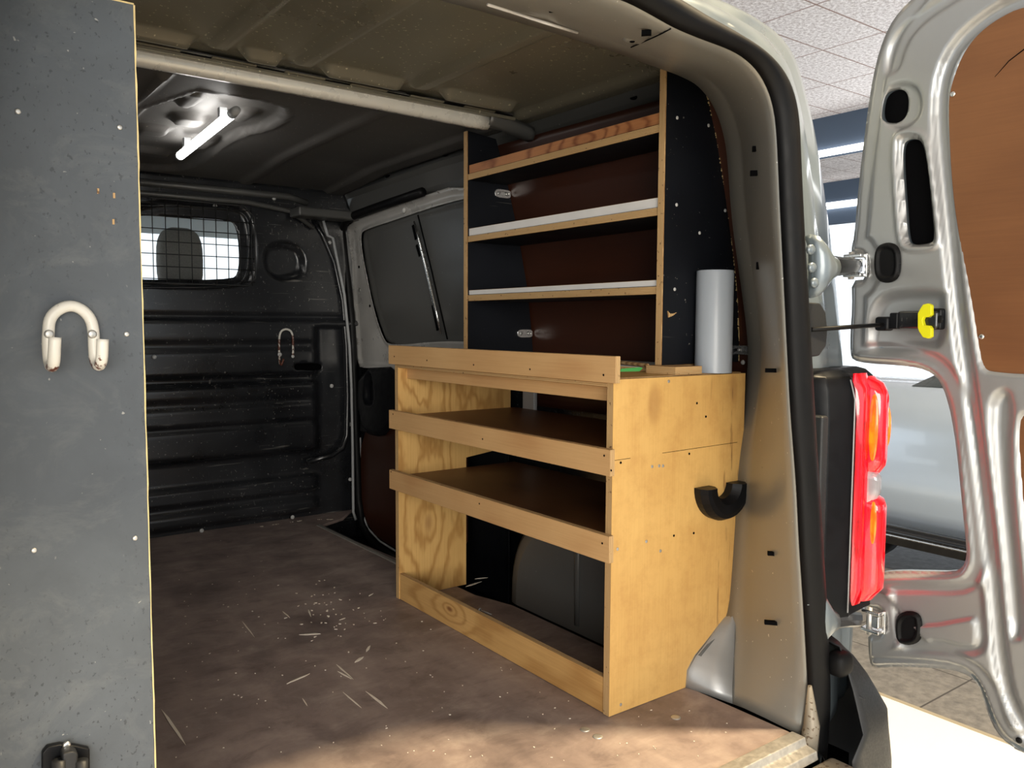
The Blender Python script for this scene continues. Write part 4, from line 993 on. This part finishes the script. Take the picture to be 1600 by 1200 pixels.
# brackets on far panel inner face
def bracket(name, c, ax, ln, w, parent):
    c = Vector(c); mb = MB(); n = 14
    pts = [(ln*math.cos(t)*(1 if abs(math.cos(t)) > .0 else 1), w*math.sin(t)) for t in np.linspace(0, 2*math.pi, n, endpoint=False)]
    st_ = oval(0, 0, ln, w, 24, 3.5); hl = oval(0, 0, ln*.72, w*.45, 24, 3.0)
    V = []
    for a, b in st_: V.append((a, b, 0))
    for a, b in st_: V.append((a, b, 1))
    if ax == 'y': conv = lambda a, b, k: (c.x+a, c.y-.004*k-.0003, c.z+b)
    else: conv = lambda a, b, k: (c.x-.004*k-.0003, c.y+a, c.z+b)
    n = 24; VV = [conv(a, b, 0) for a, b in st_]+[conv(a, b, 1) for a, b in st_]+[conv(a, b, 1) for a, b in hl]+[conv(a, b, .4) for a, b in hl]
    F = [(i, (i+1) % n, n+(i+1) % n, n+i) for i in range(n)]+[(n+i, n+(i+1) % n, 2*n+(i+1) % n, 2*n+i) for i in range(n)]+[(2*n+i, 2*n+(i+1) % n, 3*n+(i+1) % n, 3*n+i) for i in range(n)]+[tuple(range(3*n, 4*n))]
    o = MB().add(VV, F).obj(name, ['chrome'], parent, bevel=.0006, seg=1)
    for sx in (-.55, .5):
        MB().dome(conv(ln*sx, 0, .9), (0, -1, 0) if ax == 'y' else (-1, 0, 0), w*.42, .003, 12).obj('bolt', ['zinc_dull'], o, smooth=True)
    return o
c1 = at(794, 304, 'y', Y1-.0185); c1 = (c1[0]-.022, c1[1], c1[2]); bracket('metal_bracket', c1, 'y', .030, .013, us)
c1 = at(828, 521, 'y', Y1-.0185); c1 = (c1[0]-.022, c1[1], c1[2]); bracket('metal_bracket', c1, 'y', .030, .013, us)
q_ = at(1166, 547, 'x', .49); bracket('metal_bracket', (float(wr(q_[1], q_[2]))-.012, q_[1], q_[2]), 'x', .034, .011, hbw)

# cylinder tube
ct = at(1113, 582, 'z', .7025); cx_, cy_ = .326, .0570
w_ = .0418
tp = at(1084, 575, 'y', .03)
tb = thing('plastic_tube', 'upright pale grey plastic tube standing on the cabinet beside the black panel', 'tube', (cx_+.02, cy_-.022, .7025))
tube_rows = []
for r_, z_ in ((w_, 0), (w_, .228), (w_-.001, .231), (w_-.003, .231), (w_-.003, .003), (0.001, .003)):
    tube_rows.append([(cx_+.02+r_*math.cos(t), cy_-.022+r_*math.sin(t), .7025+z_) for t in np.linspace(0, 2*math.pi, 48, endpoint=False)])
mb = MB().loft(tube_rows, closed=True); mb.add(tube_rows[0], [tuple(range(48))[::-1]])
tb_o = mb.obj('tube_wall', ['tube'], tb, smooth=True)
e = tb_o.modifiers.new('es', 'EDGE_SPLIT'); e.split_angle = math.radians(40)

# sticks lying on cabinet top
a = Vector(at(968, 566, 'z', .7175)); b = Vector(at(1012, 571, 'z', .7175))
o = MB().tube([a, b], .0045, 8).obj('wooden_stick', ['edge_x']); tagit(o, 'thin pale wooden stick lying on the cabinet top beside the front lip', 'stick')
a = at(968, 580, 'y', .0095); b = at(1004, 575, 'y', .0095)
MB().prism('y', [(a[0], a[2]-.001), (b[0]-.01, a[2]-.002), (b[0], b[2]), (b[0]-.008, b[2]+.002), (a[0]+.004, a[2]+.005)], .0085, .0098).obj('green_mark', ['green_tape'], us)
# ================================================================== LEFT RACK END PANEL
lp = thing('partition_panel', 'large worn blue-grey plywood end panel standing upright along the left of the load floor', 'panel', (-1.1, .03, 0))
XR0 = -.8735
rndp = np.random.RandomState(5)
n = 60
zs_ = np.linspace(0, 1.235, n); ex = XR0+.0015*(zs_-.6)/.6*0+rndp.randn(n)*.0007
pts = [(-1.37, 0.001)]+[(float(a), float(b)+.001) for a, b in zip(ex, zs_)]+[(-1.37, 1.235)]
prism_board('panel_board', 'y', pts, .020, .038, 'film_grey', lp)
# exposed pale edge sliver
q = [(XR0-.0010+float(rndp.rand())*.0008, float(z)) for z in zs_]+[(XR0+.0004+float(rndp.rand())*.0012, float(z)) for z in zs_[::-1]]
MB().prism('y', q, .0195, .0385).obj('raw_edge', ['raw_edge'], lp)
MB().box(-1.37, XR0, .0195, .0385, 1.2352, 1.2372).obj('raw_edge', ['raw_edge'], lp)
for px, py in ((28, 174), (187, 199), (198, 522), (53, 860), (211, 841)):
    p_ = at(px, py, 'y', .0197); s_ = MB().dome(p_, (0, -1, 0), .0036, .0018, 12).obj('screw', ['zinc_dull'], lp, smooth=True)
for px, py in ((153, 298), (178, 305), (177, 346)):
    p_ = at(px, py, 'y', .0197); MB().box(p_[0]-.0012, p_[0]+.0015, .0190, .0197, p_[2]-.004, p_[2]+.003).obj('chip', ['edge_x'], lp)
# big U hook: bent flat-round bar with upturned ends
def Yp(px, py, dy): return Vector(at(px, py, 'y', .0195-dy))
yh = .009
arc = [(76, 520), (76, 505), (80, 494), (88, 486), (98, 480), (110, 477), (122, 480), (133, 487), (141, 497), (145, 508), (146, 520)]
arc = [(a*1.0, b*1.0) for a, b in arc]
uh = thing('utility_hook', 'large white U-shaped double hook with chipped rusty tips screwed to the grey panel', 'hook', tuple(Yp(110, 520, 0)))
left = [Yp(75, 522, yh), Yp(75, 540, yh), Yp(76, 558, yh), Yp(78, 568, yh+.004), Yp(80, 573, yh+.016), Yp(83, 572, yh+.032), Yp(84.5, 562, yh+.040), Yp(85, 545, yh+.042), Yp(86, 527, yh+.042)]
right = [Yp(146.5, 522, yh), Yp(147, 540, yh), Yp(148, 558, yh), Yp(150, 567, yh+.004), Yp(153, 572, yh+.014), Yp(157, 570, yh+.028), Yp(159.5, 560, yh+.038), Yp(160, 545, yh+.040), Yp(160.5, 530, yh+.040)]
path = left[::-1]+[Yp(a, b, yh) for a, b in arc]+right
P3 = param([tuple(v) for v in path], 70); P3 = smooth_rows(P3, 2)
MB().tube(arr(P3), .0073, 12).obj('hook_rod', ['white_paint'], uh, smooth=True)
for px, py in ((76.5, 522), (144, 522)):
    MB().dome(tuple(Yp(px, py, yh+.0065)), (0, -1, 0), .0058, .003, 14).obj('screw', ['zinc_dull'], uh, smooth=True)
# clip at the bottom
cl = thing('spring_clip', 'black plastic tool clip screwed low on the grey panel at the picture bottom', 'clip', tuple(Yp(103, 1180, 0)))
pb = [(q[0], q[2]) for q in [at(x, y, 'y', .0195) for x, y in [(64, 1172), (72, 1162), (92, 1158), (115, 1160), (138, 1165), (139, 1230), (64, 1230)]]]
MB().prism('y', pb, .008, .0192).obj('base_plate', ['black_plastic'], cl, bevel=.002, seg=2)
MB().prism('y', [(q[0], q[2]) for q in [at(x, y, 'y', .0) for x, y in [(95, 1172), (112, 1168), (120, 1172), (118, 1230), (98, 1230)]]], -.012, .009).obj('centre_block', ['bumper'], cl, bevel=.003, seg=2)
for x in (92, 127):
    a = Vector(at(x, 1188, 'y', -.008)); b = Vector(at(x, 1260, 'y', -.008)); MB().tube([a, b], .0085, 14).obj('roller', ['bumper'], cl, smooth=True)
MB().dome(at(104, 1164, 'y', .0075), (0, -1, 0), .0052, .003, 14).obj('screw', ['chrome'], cl, smooth=True)
# small hook on bulkhead
sh = thing('small_hook', 'small white inverted-U hook fixed to the black bulkhead above the oval slot', 'hook', at(447, 540, 'y', YB-.04))
def Yb(px, py, dy=0): return Vector(at(px, py, 'y', YB-.068-dy))
path = [Yb(443, 561, .05), Yb(440, 571, .055), Yb(437, 568, .04), Yb(436.5, 560, .01), Yb(436, 545), Yb(436.5, 525), Yb(439, 517), Yb(447, 513.5), Yb(455, 517), Yb(457.5, 525), Yb(458, 545), Yb(457.5, 558)]
MB().tube(arr(smooth_rows(param([tuple(v) for v in path], 40), 1)), .0042, 10).obj('hook_rod', ['white_paint'], sh, smooth=True)
MB().dome(tuple(Yb(437, 554, .006)), (0, -1, 0), .009, .005).obj('screw', ['cap_white'], sh, smooth=True)
MB().dome(tuple(Yb(457.5, 557, .004)), (0, -1, 0), .007, .004).obj('screw', ['cap_white'], sh, smooth=True)

# floor bits: screws, debris, nail
for px, py, lb in ((1056, 1121, 'round steel floor screw head nearest the silver pillar'), (914, 1140, 'round steel screw head in the floor, farther one of the pair before the cabinet corner'), (934, 1151, 'round steel screw head in the floor, nearer one of the pair before the cabinet corner')):
    p_ = at(px, py, 'z', .0002); tagit(MB().dome(p_, (0, 0, 1), .0105, .0016, 18).obj('floor_screw', ['zinc_dull'], smooth=True), lb, 'screw', 'floor screws')
p0 = Vector(at(750, 953, 'z', .006)); p1 = Vector(at(768, 960, 'z', .004))
nl = thing('loose_screw', 'pale loose screw lying on the floor inside the cabinet bottom', 'screw', (p0.x, p0.y, .001))
MB().tube([p0, p1], [.0025, .0015], 8).obj('shank', ['cap_white'], nl, smooth=True)
MB().dome(p0, tuple(p0-p1), .006, .003, 12).obj('screw_head', ['cap_white'], nl, smooth=True)
# wood chips and flakes
mb = MB(); rn = random.Random(11)
def chip(x, y, L, w, ang, z=.0006, h=.001):
    ca, sa = math.cos(ang), math.sin(ang); pts_ = []
    for u, v in ((-L, -w*.3), (-L*.3, -w), (L*.5, -w*.6), (L, 0), (L*.4, w), (-L*.5, w*.7)):
        u *= rn.uniform(.8, 1.2); v *= rn.uniform(.6, 1.3); pts_.append((x+u*ca-v*sa, y+u*sa+v*ca))
    mb.prism('z', pts_, z, z+h)
for (px0, py0, px1, py1, w) in ((468, 992, 502, 991, 3.0), (445, 1070, 482, 1054, 2.6), (553, 1036, 568, 1027, 3), (572, 1018, 579, 1009, 2.5), (575, 1083, 602, 1105, 2.2), (524, 1037, 554, 1064, 1.4), (527, 1049, 550, 1062, 1.2), (535, 1081, 566, 1108, 1.1), (441, 955, 452, 965, 1.2), (531, 969, 540, 966, 1.5), (575, 932, 583, 928, 1.6), (473, 1092, 481, 1105, 1.0), (482, 953, 486, 964, 1.4), (255, 1112, 291, 1166, 1.8), (380, 973, 396, 994, .9), (728, 917, 750, 910, 3.2), (742, 905, 762, 903, 2.4)):
    a = at(px0, py0, 'z', 0); b = at(px1, py1, 'z', 0); L = math.hypot(b[0]-a[0], b[1]-a[1])/2
    chip((a[0]+b[0])/2, (a[1]+b[1])/2, L*1.05, w*.0016, math.atan2(b[1]-a[1], b[0]-a[0]))
for _ in range(46):
    px = rn.gauss(512, 26); py = rn.gauss(950, 26); p_ = at(px, py, 'z', 0); chip(p_[0], p_[1], rn.uniform(.002, .005), rn.uniform(.0015, .0028), rn.uniform(0, 3))
for _ in range(260):
    px = rn.uniform(250, 1150); py = rn.uniform(840, 1190)
    p_ = at(px, py, 'z', 0)
    if p_[0] > -.02 and p_[1] > -.01: continue
    if p_[0] > .2 or p_[1] < -.25: continue
    chip(p_[0], p_[1], rn.uniform(.0009, .0026), rn.uniform(.0007, .0015), rn.uniform(0, 3))
for _ in range(26):
    px = rn.uniform(385, 520); py = 805+rn.gauss(0, 3)+(520-px)*.06; p_ = at(px, max(py, 812), 'z', 0); chip(p_[0], min(p_[1], 1.98), rn.uniform(.002, .008), rn.uniform(.001, .003), rn.uniform(0, 3))
o = mb.obj('wood_debris', [plain('wood_chips', lin(246, 236, 220), .7)]); tagit(o, 'scattered pale wood chips and flakes lying on the brown van floor', 'debris', None, 'stuff')

# ================================================================== SHOWROOM
ZG = -.60; ZC = 3.40
struct(MB().box(-9, 20, -9, 16, ZG-.1, ZG).obj('floor_showroom', ['ground']))
struct(MB().box(-9, 8.15, -9, 16, ZC, ZC+.1).obj('ceiling_showroom', ['tiles']))
# white platform the van stands on
pf = MB().box(-3.5, 1.77, -3.6, 4.2, ZG+.0005, ZG+.02).obj('display_platform', ['platform'], bevel=.003); tagit(pf, 'bright white flat platform on the grey floor under the van', 'platform')
MB().box(1.765, 1.785, -3.6, 4.2, ZG+.0005, ZG+.0215).obj('platform_edge', ['platform_edge'], pf)
pe = pf.children[0]
# dropped beams
def zat(px, py, xv): return at(px, py, 'x', xv)
b1 = at(1300, 180, 'z', ZC)
zb1 = at(1305, 232, 'x', 8.15)[2]
struct(MB().box(8.15, 8.6, -9, 16, zb1, ZC+.1).obj('trim_6', ['beam_blue']))
zl = at(1305, 240, 'x', 8.6)[2]
z2t = at(1308, 283, 'x', 13.0)[2]; z2b = at(1308, 315, 'x', 13.0)[2]; z3b = at(1308, 348, 'x', 13.0)[2]
struct(MB().box(8.6, 13.0, -9, 16, z2t, z2t+.1).obj('ceiling_back', ['tiles']))
struct(MB().box(13.0, 13.3, -9, 16, z2b, z2t+.1).obj('trim_7', ['beam_blue']))
struct(MB().box(13.05, 13.25, -9, 16, z3b, z2b-.12).obj('trim_8', ['beam_blue']))
for xv, za, zb_, lb in ((8.10, zb1-.06, zb1-.002, 'long white strip lamp under the nearer blue-grey ceiling beam'), (12.98, z2b-.10, z2b-.002, 'long white strip lamp under the farther blue-grey ceiling beam')):
    o = MB().box(xv, xv+.12, -3, 14, za, zb_).obj('strip_light', ['strip_light']); tagit(o, lb, 'light', 'showroom strip lamps')
# car seen through the lamp cut-out
XCAR = 3.3
car = thing('parked_car', 'silver-blue car with black sill parked beyond the open rear door', 'car', (XCAR+.9, .1, ZG))
def ysec(px, py): return at(px, py, 'x', XCAR)
zroof = .78; ys = [-1.0, 3.6]
zt_ = [at(1440, y, 'x', XCAR)[2] for y in (585, 650, 700, 830, 850, 890)]
prof = []   # side flank profile x(z)
zb_s = at(1440, 832, 'x', XCAR)[2]; zt_s = at(1440, 603, 'x', XCAR)[2]; hs = zt_s-zb_s
flank = [(XCAR+.10, ZG+.22), (XCAR+.02, ZG+.30), (XCAR+.0, zb_s-.10), (XCAR+.02, zb_s-.02), (XCAR-.0, zb_s+.01), (XCAR-.045, zb_s+.15*hs), (XCAR-.05, zb_s+.35*hs), (XCAR-.03, zb_s+.6*hs), (XCAR-.02, zb_s+.8*hs), (XCAR+.05, zb_s+.95*hs), (XCAR+.12, zb_s+hs)]
rows_l = []; rows_s = []
for y in np.linspace(-2.2, 2.4, 40):
    t = (y+2.2)/4.6; ins = .25*(abs(2*t-1)**5)
    rows_l.append([(x+ins, y, z) for x, z in flank[4:]]+[(XCAR+1.68-ins-(x-XCAR), y, z) for x, z in flank[4:][::-1]])
    rows_s.append([(x+ins, y, z) for x, z in flank[:5]])
MB().loft(rows_l).obj('body', ['car_paint'], car, smooth=True, solid=.004)
MB().loft(rows_s).obj('sill', ['car_black'], car, smooth=True, solid=.004)
MB().tube([(XCAR-.012, -2.0, zb_s-.05), (XCAR-.012, 2.2, zb_s-.05)], .008, 8).obj('chrome_strip', ['chrome'], car, smooth=True)
zs0 = zb_s+hs-.01
rows_g = []
for y, k in ((-2.1, .0), (-1.8, .7), (-1.2, 1), (-.4, 1.05), (.25, .9), (.75, .5), (1.15, 0)):
    h_ = .48*k; rows_g.append([(XCAR+.10, y, zs0), (XCAR+.10+.28*k, y, zs0+h_), (XCAR+.84, y, zs0+h_*1.05), (XCAR+1.58-.28*k, y, zs0+h_), (XCAR+1.58, y, zs0)])
MB().loft(rows_g).obj('greenhouse', ['car_glass'], car, smooth=True)
for yy in (-1.35, 1.5):
    tr = []
    for r_, dx in ((.16, .02), (.30, .0), (.335, .03), (.335, .17), (.30, .2)):
        tr.append([(XCAR+.02+dx, yy+r_*math.cos(t), ZG+.336+r_*math.sin(t)) for t in np.linspace(0, 2*math.pi, 32, endpoint=False)])
    w = MB().loft(tr, closed=True).obj('wheel', ['rubber'], car, smooth=True)
    MB().prism('x', [(yy+.2*math.cos(t), ZG+.336+.2*math.sin(t)) for t in np.linspace(0, 2*math.pi, 24, endpoint=False)], XCAR+.045, XCAR+.08).obj('rim', ['chrome'], w)
V, F = pillow(XCAR-.06, .62, zs0+.04, .06, .05, .05, 2.6); mesh_obj('wing_mirror', V, F, ['car_black'], car, smooth=True)
